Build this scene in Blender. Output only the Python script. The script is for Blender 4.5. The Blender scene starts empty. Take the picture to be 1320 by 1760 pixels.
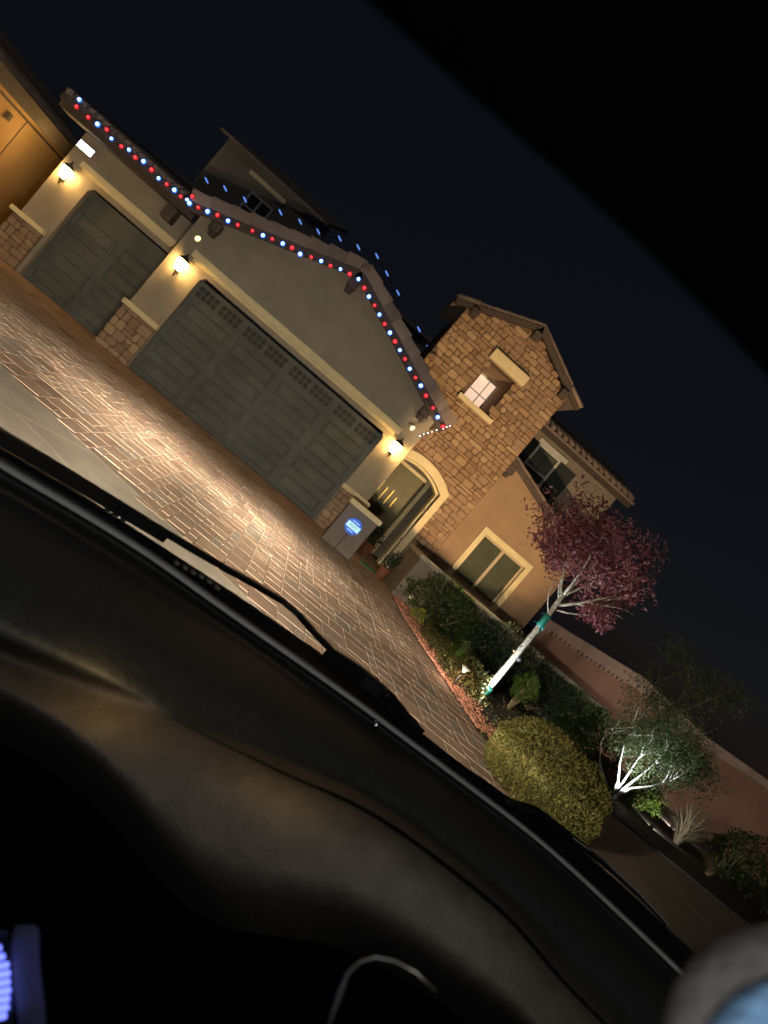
import bpy, bmesh, math, random
from math import radians as R, sin, cos, pi, sqrt
from mathutils import Vector, Matrix
from mathutils.geometry import tessellate_polygon

random.seed(7)
scn = bpy.context.scene
COL = scn.collection

# ------------------------------------------------------------------ camera
EYE = Vector((0, 0, 1.4))
ROLL, PITCH, YAW = R(40.33), R(-0.98), R(7.92)
_f = Vector((sin(YAW), cos(YAW), 0)); _r = Vector((cos(YAW), -sin(YAW), 0)); _u = Vector((0, 0, 1))
FWD = _f * cos(PITCH) + _u * sin(PITCH)
_u2 = _u * cos(PITCH) - _f * sin(PITCH)
RGT = _r * cos(ROLL) + _u2 * sin(ROLL)
UPV = _u2 * cos(ROLL) - _r * sin(ROLL)
cd = bpy.data.cameras.new("camera"); cam = bpy.data.objects.new("camera", cd); COL.objects.link(cam)
M = Matrix((RGT, UPV, -FWD)).transposed().to_4x4(); M.translation = EYE
cam.matrix_world = M
cd.lens = 27.2045; cd.sensor_width = 36; cd.clip_start = 0.02; cd.clip_end = 400
cd.dof.use_dof = True; cd.dof.focus_distance = 15.5; cd.dof.aperture_fstop = 7.5
scn.camera = cam

# ------------------------------------------------------------------ night sky, added dim fill sun, exposure
w = bpy.data.worlds.new("World"); scn.world = w; w.use_nodes = True
nt = w.node_tree; bg = nt.nodes["Background"]
sky = nt.nodes.new("ShaderNodeTexSky"); sky.sky_type = 'NISHITA'; sky.sun_disc = False
sky.sun_elevation = R(-4); sky.sun_rotation = R(60)
mixs = nt.nodes.new("ShaderNodeMix"); mixs.data_type = 'RGBA'; mixs.inputs[0].default_value = 0.02
mixs.inputs[6].default_value = (0.0020, 0.0025, 0.0041, 1)
nt.links.new(sky.outputs[0], mixs.inputs[7]); nt.links.new(mixs.outputs[2], bg.inputs[0])
bg.inputs[1].default_value = 1.0
sl = bpy.data.lights.new("fill_sun", 'SUN'); sl.energy = 0.065; sl.angle = R(8); sl.color = (1, .93, .8)  # sun lamp added as general fill, in place of distant street light
so = bpy.data.objects.new("fill_sun", sl); COL.objects.link(so); so.rotation_euler = (R(52), 0, R(-18))
scn.view_settings.view_transform = 'Standard'; scn.view_settings.look = 'None'
scn.view_settings.exposure = 0.5; scn.view_settings.gamma = 1.0
scn.cycles.use_denoising = True
scn.cycles.max_bounces = 6; scn.cycles.diffuse_bounces = 3; scn.cycles.glossy_bounces = 3
scn.cycles.transparent_max_bounces = 8; scn.cycles.sample_clamp_indirect = 4

# ------------------------------------------------------------------ helpers
def sight(px, py):
    """direction of the line of sight through a point of the 1320 x 1760 photograph (unit length along the camera axis)"""
    return (RGT * (px - 660) - UPV * (py - 880)) / 1330.0 + FWD
def at_y(px, py, y):
    d = sight(px, py); return EYE + d * (y / d.y)
def at_z(px, py, z):
    d = sight(px, py); return EYE + d * ((z - EYE.z) / d.z)
def at_d(px, py, dist):
    return EYE + sight(px, py) * dist

class MB:
    def __init__(s): s.v = []; s.f = []; s.m = []; s.r = []; s.sm = []
    def face(s, pts, m=0, r=None, smooth=False):
        b = len(s.v); s.v += [tuple(p) for p in pts]
        s.f.append(list(range(b, b + len(pts)))); s.m.append(m); s.r.append(random.random() if r is None else r); s.sm.append(smooth)
    def mesh(s, verts, faces, m=0, r=None, smooth=False):
        b = len(s.v); s.v += [tuple(p) for p in verts]
        for f in faces:
            s.f.append([b + i for i in f]); s.m.append(m); s.r.append(random.random() if r is None else r); s.sm.append(smooth)
    def box(s, x0, x1, y0, y1, z0, z1, m=0, r=None, bev=0):
        if bev:
            s.bevbox(x0, x1, y0, y1, z0, z1, bev, m, r); return
        v = [(x, y, z) for x in (x0, x1) for y in (y0, y1) for z in (z0, z1)]
        s.mesh(v, [(0, 1, 3, 2), (4, 6, 7, 5), (0, 4, 5, 1), (2, 3, 7, 6), (0, 2, 6, 4), (1, 5, 7, 3)], m, random.random() if r is None else r)
    def bevbox(s, x0, x1, y0, y1, z0, z1, b, m=0, r=None):
        bm = bmesh.new(); bmesh.ops.create_cube(bm, size=1)
        for v in bm.verts:
            v.co = Vector(((x0 + x1) / 2 + v.co.x * (x1 - x0), (y0 + y1) / 2 + v.co.y * (y1 - y0), (z0 + z1) / 2 + v.co.z * (z1 - z0)))
        bmesh.ops.bevel(bm, geom=bm.edges[:], offset=b, segments=2, affect='EDGES', profile=.6)
        s.add_bm(bm, m, r)
    def add_bm(s, bm, m=0, r=None, smooth=False):
        bm.verts.index_update(); rr = random.random() if r is None else r
        s.mesh([v.co[:] for v in bm.verts], [[v.index for v in f.verts] for f in bm.faces], m, rr, smooth); bm.free()
    def obox(s, c, ax, ay, az, m=0, r=None):
        """box with centre c and half-axis vectors"""
        c = Vector(c); ax, ay, az = Vector(ax), Vector(ay), Vector(az)
        v = [c + ax * i + ay * j + az * k for i in (-1, 1) for j in (-1, 1) for k in (-1, 1)]
        s.mesh(v, [(0, 1, 3, 2), (4, 6, 7, 5), (0, 4, 5, 1), (2, 3, 7, 6), (0, 2, 6, 4), (1, 5, 7, 3)], m, random.random() if r is None else r)
    def bar(s, a, b, w, h, m=0, up=(0, 0, 1)):
        a, b = Vector(a), Vector(b); d = b - a; n = d.normalized(); side = n.cross(Vector(up)).normalized(); u = side.cross(n)
        s.obox((a + b) / 2, d / 2, side * w / 2, u * h / 2, m)
    def tube(s, pts, rad, n=8, m=0, cap=True, smooth=True):
        pts = [Vector(p) for p in pts]; k = len(pts)
        if not hasattr(rad, '__len__'): rad = [rad] * k
        rings = []; prev = None
        for i, p in enumerate(pts):
            t = (pts[min(i + 1, k - 1)] - pts[max(i - 1, 0)]).normalized()
            if prev is None:
                ref = Vector((0, 0, 1)) if abs(t.z) < .9 else Vector((1, 0, 0))
                a = t.cross(ref).normalized()
            else:
                a = (prev - t * prev.dot(t)).normalized()
            prev = a; b = t.cross(a)
            rings.append([p + (a * cos(2 * pi * j / n) + b * sin(2 * pi * j / n)) * rad[i] for j in range(n)])
        v = [q for rg in rings for q in rg]; f = []
        for i in range(k - 1):
            for j in range(n):
                f.append((i * n + j, i * n + (j + 1) % n, (i + 1) * n + (j + 1) % n, (i + 1) * n + j))
        if cap: f += [tuple(range(n))[::-1], tuple(range((k - 1) * n, k * n))]
        s.mesh(v, f, m, None, smooth)
    def lathe(s, prof, c, n=12, m=0, axis=(0, 0, 1), smooth=True):
        """prof: (radius, height) along axis from c"""
        c = Vector(c); t = Vector(axis).normalized(); ref = Vector((0, 0, 1)) if abs(t.z) < .9 else Vector((1, 0, 0))
        a = t.cross(ref).normalized(); b = t.cross(a); v = []; f = []
        for r, h in prof:
            v += [c + t * h + (a * cos(2 * pi * j / n) + b * sin(2 * pi * j / n)) * max(r, 1e-4) for j in range(n)]
        for i in range(len(prof) - 1):
            for j in range(n):
                f.append((i * n + j, i * n + (j + 1) % n, (i + 1) * n + (j + 1) % n, (i + 1) * n + j))
        f += [tuple(range(n))[::-1], tuple(range((len(prof) - 1) * n, len(prof) * n))]
        s.mesh(v, f, m, None, smooth)
    def prism(s, outline, holes, y0, y1, m=0, plane='xz'):
        """wall: outline and holes are (x, z) loops, extruded from y0 to y1"""
        loops = [[Vector((p[0], p[1], 0)) for p in L] for L in [outline] + list(holes)]
        flat = [p for L in loops for p in L]
        tris = tessellate_polygon(loops)
        P = lambda p, y: (p.x, y, p.y)
        n = len(flat); v = [P(p, y0) for p in flat] + [P(p, y1) for p in flat]; f = []
        for t in tris:
            f.append(tuple(t)); f.append(tuple(i + n for i in reversed(t)))
        b = 0
        for L in loops:
            k = len(L)
            for i in range(k): f.append((b + i, b + (i + 1) % k, n + b + (i + 1) % k, n + b + i))
            b += k
        s.mesh(v, f, m, .5)
    def build(s, name, mats, parent=None, loc=(0, 0, 0), weld=False, normals=False):
        me = bpy.data.meshes.new(name); L = Vector(loc)
        me.from_pydata([tuple(Vector(p) - L) for p in s.v], [], s.f); me.validate(clean_customdata=False)
        if not isinstance(mats, (list, tuple)): mats = [mats]
        for x in mats: me.materials.append(x)
        if len(me.polygons) == len(s.f):
            me.polygons.foreach_set('material_index', s.m); me.polygons.foreach_set('use_smooth', s.sm)
            a = me.attributes.new('rnd', 'FLOAT', 'FACE'); a.data.foreach_set('value', s.r)
        if normals:
            bm = bmesh.new(); bm.from_mesh(me); bmesh.ops.recalc_face_normals(bm, faces=bm.faces); bm.to_mesh(me); bm.free()
        me.update()
        o = bpy.data.objects.new(name, me); COL.objects.link(o)
        if parent is not None: o.parent = parent
        elif any(loc): o.location = loc
        return o

def base_of(o):
    p = Vector((0, 0, 0))
    while o is not None: p += o.location; o = o.parent
    return p
def part(mb, name, mats, parent, **k):
    return mb.build(name, mats, parent, base_of(parent), normals=True, **k)
def tag(o, label=None, cat=None, group=None, kind=None):
    if label: o['label'] = label
    if cat: o['category'] = cat
    if group: o['group'] = group
    if kind: o['kind'] = kind
    return o
def thing(name, loc, label, cat, group=None):
    o = bpy.data.objects.new(name, None); COL.objects.link(o); o.location = loc; o.empty_display_size = .2
    return tag(o, label, cat, group)
def copy_tree(o, parent=None, delta=None):
    c = o.copy(); COL.objects.link(c)
    if parent is not None: c.parent = parent
    for ch in [x for x in COL.objects if x.parent == o]:
        copy_tree(ch, c)
    return c

# ------------------------------------------------------------------ materials
def nodes(name):
    m = bpy.data.materials.new(name); m.use_nodes = True
    t = m.node_tree; return m, t, t.nodes["Principled BSDF"]
def mat(name, col, rough=.8, var=.25, scale=6, bump=0, bscale=60, tint=0, metal=0, spec=.3, hue=None, stain=0):
    m, t, p = nodes(name); N = t.nodes.new; K = t.links.new
    p.inputs['Roughness'].default_value = rough; p.inputs['Metallic'].default_value = metal
    p.inputs['Specular IOR Level'].default_value = spec
    g = N("ShaderNodeTexCoord")
    nz = N("ShaderNodeTexNoise"); nz.inputs['Scale'].default_value = scale; nz.inputs['Detail'].default_value = 6
    K(g.outputs['Object'], nz.inputs['Vector'])
    rp = N("ShaderNodeValToRGB"); c = Vector(col)
    rp.color_ramp.elements[0].position = .3; rp.color_ramp.elements[1].position = .7
    rp.color_ramp.elements[0].color = (*(c * (1 - var)), 1); rp.color_ramp.elements[1].color = (*(c * (1 + var)), 1)
    K(nz.outputs['Fac'], rp.inputs[0]); out = rp.outputs[0]
    if tint:
        at = N("ShaderNodeAttribute"); at.attribute_name = 'rnd'
        r2 = N("ShaderNodeValToRGB"); cols = hue or [tuple(c * (1 - tint)), tuple(c * (1 + tint))]
        while len(r2.color_ramp.elements) < len(cols): r2.color_ramp.elements.new(.5)
        for i, q in enumerate(cols):
            r2.color_ramp.elements[i].position = i / (len(cols) - 1); r2.color_ramp.elements[i].color = (*q, 1)
        K(at.outputs['Fac'], r2.inputs[0])
        mx = N("ShaderNodeMix"); mx.data_type = 'RGBA'; mx.blend_type = 'MIX'; mx.inputs[0].default_value = .72
        K(out, mx.inputs[6]); K(r2.outputs[0], mx.inputs[7]); out = mx.outputs[2]
    if stain:
        n2 = N("ShaderNodeTexNoise"); n2.inputs['Scale'].default_value = 1.3; n2.inputs['Detail'].default_value = 8; n2.inputs['Roughness'].default_value = .65
        K(g.outputs['Object'], n2.inputs['Vector'])
        mr = N("ShaderNodeMapRange"); mr.inputs[1].default_value = .35; mr.inputs[2].default_value = .65; mr.inputs[3].default_value = 1 - stain; mr.inputs[4].default_value = 1
        K(n2.outputs['Fac'], mr.inputs[0])
        mu = N("ShaderNodeMix"); mu.data_type = 'RGBA'; mu.blend_type = 'MULTIPLY'; mu.inputs[0].default_value = 1
        K(out, mu.inputs[6]); K(mr.outputs[0], mu.inputs[7]); out = mu.outputs[2]
    K(out, p.inputs['Base Color'])
    if bump:
        bz = N("ShaderNodeTexNoise"); bz.inputs['Scale'].default_value = bscale; bz.inputs['Detail'].default_value = 5
        K(g.outputs['Object'], bz.inputs['Vector'])
        b = N("ShaderNodeBump"); b.inputs['Strength'].default_value = bump; b.inputs['Distance'].default_value = .02
        K(bz.outputs['Fac'], b.inputs['Height']); K(b.outputs[0], p.inputs['Normal'])
    return m
def emit(name, col, s):
    m, t, p = nodes(name)
    p.inputs['Base Color'].default_value = (*[min(1, c) * .5 for c in col], 1); p.inputs['Emission Color'].default_value = (*col, 1)
    p.inputs['Emission Strength'].default_value = s; p.inputs['Roughness'].default_value = .4
    return m
def leafmat(name, cols, rough=.55, trans=.25):
    m, t, p = nodes(name); N = t.nodes.new; K = t.links.new
    at = N("ShaderNodeAttribute"); at.attribute_name = 'rnd'; r2 = N("ShaderNodeValToRGB")
    while len(r2.color_ramp.elements) < len(cols): r2.color_ramp.elements.new(.5)
    for i, q in enumerate(cols):
        r2.color_ramp.elements[i].position = i / (len(cols) - 1); r2.color_ramp.elements[i].color = (*q, 1)
    K(at.outputs['Fac'], r2.inputs[0]); K(r2.outputs[0], p.inputs['Base Color']); p.inputs['Roughness'].default_value = rough
    p.inputs['Specular IOR Level'].default_value = .35
    tr = N("ShaderNodeBsdfTranslucent"); K(r2.outputs[0], tr.inputs[0])
    ms = N("ShaderNodeMixShader"); ms.inputs[0].default_value = trans
    K(p.outputs[0], ms.inputs[1]); K(tr.outputs[0], ms.inputs[2]); K(ms.outputs[0], t.nodes['Material Output'].inputs['Surface'])
    return m

STUCCO = mat("stucco", (.33, .295, .235), .92, .09, 3, .7, 90, stain=.12)
STUCCO_T = mat("tan_stucco", (.36, .25, .165), .92, .07, 3, .35, 90, stain=.12)
STUCCO_P = mat("pink_stucco", (.36, .20, .15), .92, .1, 3, .4, 60, stain=.2)
STUCCO_PL = mat("pale_pink_stucco", (.46, .33, .27), .92, .1, 3, .4, 60, stain=.2)
STUCCO_O = mat("ochre_stucco", (.42, .27, .13), .92, .06, 3, .3, 90, stain=.1)
TRIM = mat("cream_trim", (.76, .66, .41), .8, .06, 5, .15, 120, stain=.1)
STONE = mat("ledge_stone", (.36, .25, .16), .9, .3, 9, .6, 45, tint=.3, hue=[(.22, .135, .085), (.33, .215, .13), (.30, .21, .15), (.40, .27, .15), (.46, .34, .21)])
MORTAR = mat("mortar", (.17, .115, .075), .95, .2, 20, .5, 80)
TILE = mat("clay_roof_tile", (.24, .19, .165), .85, .3, 8, .5, 50, tint=.3, hue=[(.18, .14, .125), (.27, .21, .18), (.33, .26, .22)])
FASCIA = mat("dark_timber", (.085, .068, .058), .75, .2, 10, .3, 60)
DOORM = mat("grey_green_door_paint", (.128, .138, .124), .72, .10, 4, .08, 90, stain=.3)
GLASS = mat("dark_glass", (.045, .048, .044), .5, .1, 3, spec=.1)
WINGLASS = mat("window_glass", (.075, .085, .06), .18, .15, 3, spec=.5)
VINYL = mat("white_vinyl", (.62, .62, .58), .5, .05, 5)
SHUT = mat("dark_green_shutter", (.035, .045, .042), .7, .15, 8, .1, 60)
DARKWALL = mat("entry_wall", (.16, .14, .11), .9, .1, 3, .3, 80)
FRONTDOOR = mat("olive_front_door", (.11, .105, .05), .45, .1, 5, .1, 40)
CONC = mat("concrete", (.40, .355, .29), .9, .12, 2.5, .25, 120, stain=.2)
WALK = mat("walk_concrete", (.24, .19, .14), .95, .15, 2, .4, 70, stain=.25)
PAVER = mat("paver", (.36, .25, .18), .85, .22, 14, .16, 60, tint=.3, spec=.0, stain=.3,
            hue=[(.33, .235, .18), (.50, .34, .25), (.42, .30, .225), (.54, .40, .28), (.37, .33, .28), (.52, .36, .27)])
JOINT = mat("joint_sand", (.24, .18, .13), .95, .2, 30, .5, 120)
SOIL = mat("soil", (.055, .045, .035), .98, .35, 5, .9, 30, stain=.3)
ASPH = mat("asphalt", (.05, .05, .05), .92, .3, 30, .6, 120)
IRON = mat("black_iron", (.018, .016, .014), .5, .2, 20, .1, 60)
STEEL = mat("grey_metal", (.35, .35, .36), .35, .1, 10, metal=.8)
WHITEP = mat("white_paint", (.7, .7, .68), .5, .05, 5)
BARK = mat("pale_bark", (.40, .37, .31), .9, .6, 22, .9, 40, stain=.4)
BARKO = mat("olive_bark", (.50, .49, .45), .85, .3, 25, .6, 60)
STEM = mat("shrub_stem", (.20, .16, .10), .9, .3, 25)
TIE = mat("green_tie", (.008, .15, .12), .6, .2, 20)
BLACKP = mat("black_plastic", (.012, .012, .013), .5, .2, 30, .08, 300)
DASH = mat("dash_vinyl", (.034, .038, .036), .62, .25, 60, .25, 260, spec=.4)
DASHB = mat("dash_panel", (.058, .050, .040), .62, .2, 40, .2, 260, spec=.4)
GREYTRIM = mat("grey_rubber", (.5, .52, .52), .6, .1, 30)
LINER = mat("roof_lining", (.0012, .0012, .0012), 1.0, .1, 30, spec=0)
CHROME = mat("chrome", (.55, .53, .5), .22, .05, 10, metal=1)
CARPAINT = mat("car_paint", (.02, .02, .022), .3, .1, 10, spec=.6)
PLUSH_B = mat("beige_plush", (.13, .11, .092), 1, .15, 20, .4, 200)
PLUSH_C = mat("pale_blue_plush", (.22, .36, .52), 1, .15, 12, .4, 200)
TERRA = mat("terracotta", (.22, .09, .05), .8, .2, 12)
MATG = mat("green_mat", (.03, .20, .11), .9, .3, 30, .4, 100)
SIGNB = emit("sign_blue_glow", (.0, .10, .62), .55)  # emission in place of headlight light thrown back by the sign
SIGNW = emit("sign_white_glow", (.45, .80, .88), .6)  # same thrown-back headlight put into the white as emission
CHIP = mat("wood_chips", (.25, .11, .07), .95, .3, 20, .3, 60, tint=.4, hue=[(.12, .05, .03), (.30, .12, .075), (.38, .18, .12), (.22, .085, .06)])

LV_RED = leafmat("plum_leaf", [(.06, .014, .018), (.14, .034, .042), (.22, .07, .08), (.30, .15, .155)])
LV_HEDGE = leafmat("hedge_leaf", [(.022, .042, .013), (.042, .072, .02), (.07, .10, .03)])
LV_DARK = leafmat("dark_leaf", [(.015, .032, .018), (.028, .05, .03), (.045, .07, .04)])
LV_OLIVEBUSH = leafmat("boxwood_leaf", [(.045, .046, .010), (.075, .072, .015), (.10, .092, .02), (.105, .072, .02)])
LV_BRIGHT = leafmat("bright_leaf", [(.04, .08, .01), (.08, .14, .02), (.12, .17, .035)])
LV_SILVER = leafmat("olive_leaf", [(.04, .06, .02), (.07, .10, .036), (.12, .14, .065)])
LV_DRY = leafmat("dry_leaf", [(.13, .11, .075), (.21, .18, .125), (.28, .25, .18)])
LV_COVER = leafmat("cover_leaf", [(.045, .05, .012), (.08, .075, .018), (.10, .075, .024)])
LV_YG = leafmat("yellow_green_leaf", [(.14, .17, .02), (.22, .25, .035), (.27, .28, .05)])

EM_BLUE = emit("blue_lens", (.42, .74, 1.0), 9); EM_BLUE2 = emit("blue_rim", (.03, .20, 1.0), 1.1)
EM_RED = emit("red_lens", (1.0, .05, .06), 1.7); EM_RED2 = emit("red_rim", (.75, .005, .015), .45)
EM_WHITE = emit("white_mini", (.8, .9, 1.0), 4); EM_DIM = emit("blue_ghost", (.16, .34, 1.0), .55)
EM_LANT = emit("lantern_glow", (1.0, .58, .18), 55)
EM_FLOOD = emit("flood_panel", (.95, .97, 1.0), 9)
EM_GHOST = emit("ghost_glow", (1.0, .80, .35), 1.6)  # glow of the lantern reflections in the windscreen, no lamp there
EM_WIN = emit("lit_window", (1.0, .70, .50), .62)
EM_LED = emit("cluster_led", (.16, .20, 1.0), 1.5)
EM_PATH = emit("path_glow", (1.0, .8, .65), .7)
EM_HEAD = emit("headlight_glow", (1.0, .9, .75), 4)
CLEAR = bpy.data.materials.new("clear_glass"); CLEAR.use_nodes = True
_t = CLEAR.node_tree; _t.nodes.remove(_t.nodes["Principled BSDF"]); _b = _t.nodes.new("ShaderNodeBsdfTransparent")
_b.inputs[0].default_value = (1, 1, 1, 1); _t.links.new(_b.outputs[0], _t.nodes["Material Output"].inputs[0])

def spot(name, loc, target, energy, col, angle, blend=.5, size=.03, parent=None):
    l = bpy.data.lights.new(name, 'SPOT'); l.energy = energy; l.color = col; l.spot_size = R(angle); l.spot_blend = blend; l.shadow_soft_size = size
    o = bpy.data.objects.new(name, l); COL.objects.link(o)
    b = base_of(parent) if parent else Vector((0, 0, 0))
    o.location = Vector(loc) - b; o.rotation_euler = (Vector(target) - Vector(loc)).to_track_quat('-Z', 'Y').to_euler()
    if parent: o.parent = parent
    return o
def point(name, loc, energy, col, size=.05, parent=None):
    l = bpy.data.lights.new(name, 'POINT'); l.energy = energy; l.color = col; l.shadow_soft_size = size
    o = bpy.data.objects.new(name, l); COL.objects.link(o); b = base_of(parent) if parent else Vector((0, 0, 0))
    o.location = Vector(loc) - b
    if parent: o.parent = parent
    return o

# ------------------------------------------------------------------ ground
def sheet(name, poly, z, m):
    b = MB(); b.face([(x, y, z) for x, y in poly], r=.5); o = b.build(name, m); return tag(o, kind='structure')
g = MB(); g.face([(-150, -60, -.012), (150, -60, -.012), (150, 200, -.012), (-150, 200, -.012)], r=.5)
tag(g.build("ground", SOIL), kind='structure')
sheet("road", [(-60, -8), (60, -8), (60, 1.0), (-60, 3.6)], -.006, ASPH)
# concrete apron between the road and the pavers, with two joints scored in it
a0, a1 = Vector((-1.83, 7.33)), Vector((-.22, 6.71)); ad = (a1 - a0).normalized()
def bord(x): return a0.y + (x - a0.x) * ad.y / ad.x
sheet("apron", [(-9, 3.0), (3.7, 1.5), (3.7, bord(3.7)), (-9, bord(-9))], 0, CONC)
EDGE = mat("pale_edge", (.70, .60, .46), .9, .15, 20, .3, 90)
jb = MB()
def strip(a, b, hw):
    n = (b - a).cross(Vector((0, 0, 1))).normalized() * hw; jb.face([a - n, b - n, b + n, a + n], r=.5)
for pts in ([(-2, 690), (28, 712), (85, 765), (132, 820), (160, 850)], [(26, 708), (60, 726), (110, 752), (160, 780)]):
    q = [at_z(x, y, .003) for x, y in pts]
    for i in range(len(q) - 1): strip(q[i], q[i + 1], .006)
q0 = Vector((-9, bord(-9), .004)); q1 = Vector((3.7, bord(3.7), .004)); strip(q0, q1, .010)
tag(jb.build("apron_joint", EDGE), kind='structure')
# pavers as separate blocks in courses
def drive_r(y): return 3.2 + max(0, (12.9 - y)) * .11
pv = MB(); UX, UY = .105, .145; NX, NY = 131, 109; used = [[False] * NX for _ in range(NY)]
def course(cx, cy):
    rx = drive_r(cy) if cy < 14.9 else 3.25
    lim = 16.55 if cx < 1.3 else 20.4
    if cx < -4.3: lim = 17.2
    if cx < -7.4: lim = 20.4
    return cx < rx and cy < lim and cy > bord(cx) + .06 and abs(cx / cy) < 1.05
for iy in range(NY):
    for ix in range(NX):
        if used[iy][ix]: continue
        opts = [(2, 2), (3, 2), (2, 3), (3, 3), (2, 2), (3, 2), (2, 1), (1, 2)]; random.shuffle(opts); opts.append((1, 1))
        for (a, c) in opts:
            if ix + a <= NX and iy + c <= NY and not any(used[iy + q][ix + p] for q in range(c) for p in range(a)): break
        for q in range(c):
            for p in range(a): used[iy + q][ix + p] = True
        wd, hgt = a * UX, c * UY; cx, cy = -9.5 + ix * UX + wd / 2, 4.6 + iy * UY + hgt / 2
        if not course(cx, cy): continue
        g_ = .006; z = random.uniform(-.0008, .0008); tx, ty = random.uniform(-.003, .003), random.uniform(-.003, .003)
        P = lambda u, v, zz: (cx + u, cy + v, zz + z + tx * u + ty * v)
        u, v = wd / 2 - g_ / 2, hgt / 2 - g_ / 2; b_ = .006
        vs = [P(-u, -v, -.004), P(u, -v, -.004), P(u, v, -.004), P(-u, v, -.004), P(-u + b_, -v + b_, .0030), P(u - b_, -v + b_, .0030), P(u - b_, v - b_, .0030), P(-u + b_, v - b_, .0030)]
        pv.mesh(vs, [(4, 5, 6, 7), (0, 1, 5, 4), (1, 2, 6, 5), (2, 3, 7, 6), (3, 0, 4, 7)], 0, random.random())
pv.face([(-9.5, 4.9, -.0015), (3.9, 4.9, -.0015), (3.9, 13, -.0015), (3.3, 20.4, -.0015), (-9.5, 20.4, -.0015)], 1)
tag(pv.build("driveway", [PAVER, JOINT]), kind='structure')
# narrow edge course beside the bed, pavement strip, kerb
sheet("pavement", [(3.9, 8.3), (4.4, 7.0), (6.0, 6.5), (40, 6.8), (40, 10.35), (6.4, 10.35)], .002, WALK)
kb = MB(); kb.box(6.7, 40, 10.35, 10.45, -.05, .03); tag(kb.build("kerb", mat("dark_kerb", (.05, .05, .045), .95, .2, 8, .3, 60)), kind='structure')

# ------------------------------------------------------------------ the house
house = thing("house", (0, 18, 0), "two storey stucco house with two garage doors, a stone tower and an arched entry", "house")
def hp(mb, name, m, parent=None): return part(mb, name, m, parent or house)
YG, YS, YT, YW, YU = 16.4, 17.1, 18.8, 19.3, 22.5     # fronts of garage gable, side garage, tower, wing, upper storey

def arc_pts(cx, zs, za, half, n=14):
    """segmental arch from left spring to right spring"""
    h = za - zs; rad = (half * half + h * h) / (2 * h); cz = za - rad; a = math.asin(half / rad)
    return [(cx + rad * sin(-a + 2 * a * i / n), cz + rad * cos(-a + 2 * a * i / n)) for i in range(n + 1)]

def stones(mb, x0, x1, z0, z1, y, keep, hs=(.08, .12, .15, .19), ws=(.12, .38), depth=.04, seed=1, top=None):
    rg = random.Random(seed); z = z0
    while z < z1 - .03:
        h = min(rg.choice(hs), z1 - z); x = x0 - rg.random() * .05
        while x < x1 - .02:
            wd = rg.uniform(*ws) * (1.25 if h < .14 else .85); xe = min(x + wd, x1)
            if x1 - xe < .1: xe = x1
            parts = [(z, z + h)] if (h < .18 or rg.random() < .7) else [(z, z + h * .45), (z + h * .45, z + h)]
            for (za, zb) in parts:
                xa = max(x, x0); g = .009
                cxm, czm = (xa + xe) / 2, (za + zb) / 2
                if keep(cxm, czm) and xe - xa > .05:
                    d = depth * rg.uniform(.45, 1.15); j = lambda s=.014: rg.uniform(-s, s)
                    c = [(xa + g + j(), za + g + j(.012)), (xe - g + j(), za + g + j(.012)), (xe - g + j(), zb - g + j(.012)), (xa + g + j(), zb - g + j(.012))]
                    rb = min(.022, (xe - xa) * .2, (zb - za) * .2)
                    mid = Vector((cxm, czm)); inn = []
                    oct_ = []
                    for k in range(4):
                        p, q, o = Vector(c[k]), Vector(c[(k + 1) % 4]), Vector(c[k - 1])
                        oct_.append(p + (o - p).normalized() * rb * 1.3); oct_.append(p + (q - p).normalized() * rb * 1.3)
                    inn = [p + (mid - p).normalized() * rb for p in oct_]
                    vs = [(p.x, y, p.y) for p in oct_] + [(p.x, y - d * .75, p.y) for p in oct_] + [(p.x, y - d + j(.006), p.y) for p in inn]
                    fs = []
                    for k in range(8):
                        k2 = (k + 1) % 8
                        fs += [(k, k2, 8 + k2, 8 + k), (8 + k, 8 + k2, 16 + k2, 16 + k)]
                    fs.append(tuple(range(16, 24)))
                    mb.mesh(vs, fs, 0, rg.random())
            x = xe
        z += h

def barge(mb, p0, p1, yf, yb, n, rad=.075, mt=0, side=1):
    """a line of overlapping barrel tiles along a rake, front at yf"""
    p0, p1 = Vector(p0), Vector(p1); d = (p1 - p0) / n; nrm = Vector((-d.y, d.x)).normalized()
    if nrm.y < 0: nrm = -nrm
    for i in range(n):
        a = p0 + d * i; b = p0 + d * (i + 1.06)
        lift = .02 * side
        for k, (s, t) in enumerate(((a, b),)):
            ring = []
            for (pt, rr, lf) in ((s, rad * 1.08, .0), (t, rad * .92, .0)):
                rr_ = [(pt.x + nrm.x * (rr * sin(pi * q / 6)), yf + rad - rr * cos(pi * q / 6), pt.y + nrm.y * (rr * sin(pi * q / 6))) for q in range(7)]
                ring.append(rr_)
            vs = ring[0] + ring[1]
            fs = [(q, q + 1, 8 + q, 7 + q) for q in range(6)] + [tuple(range(7))[::-1], tuple(range(7, 14))]
            mb.mesh(vs, fs, mt, random.random())

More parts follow.
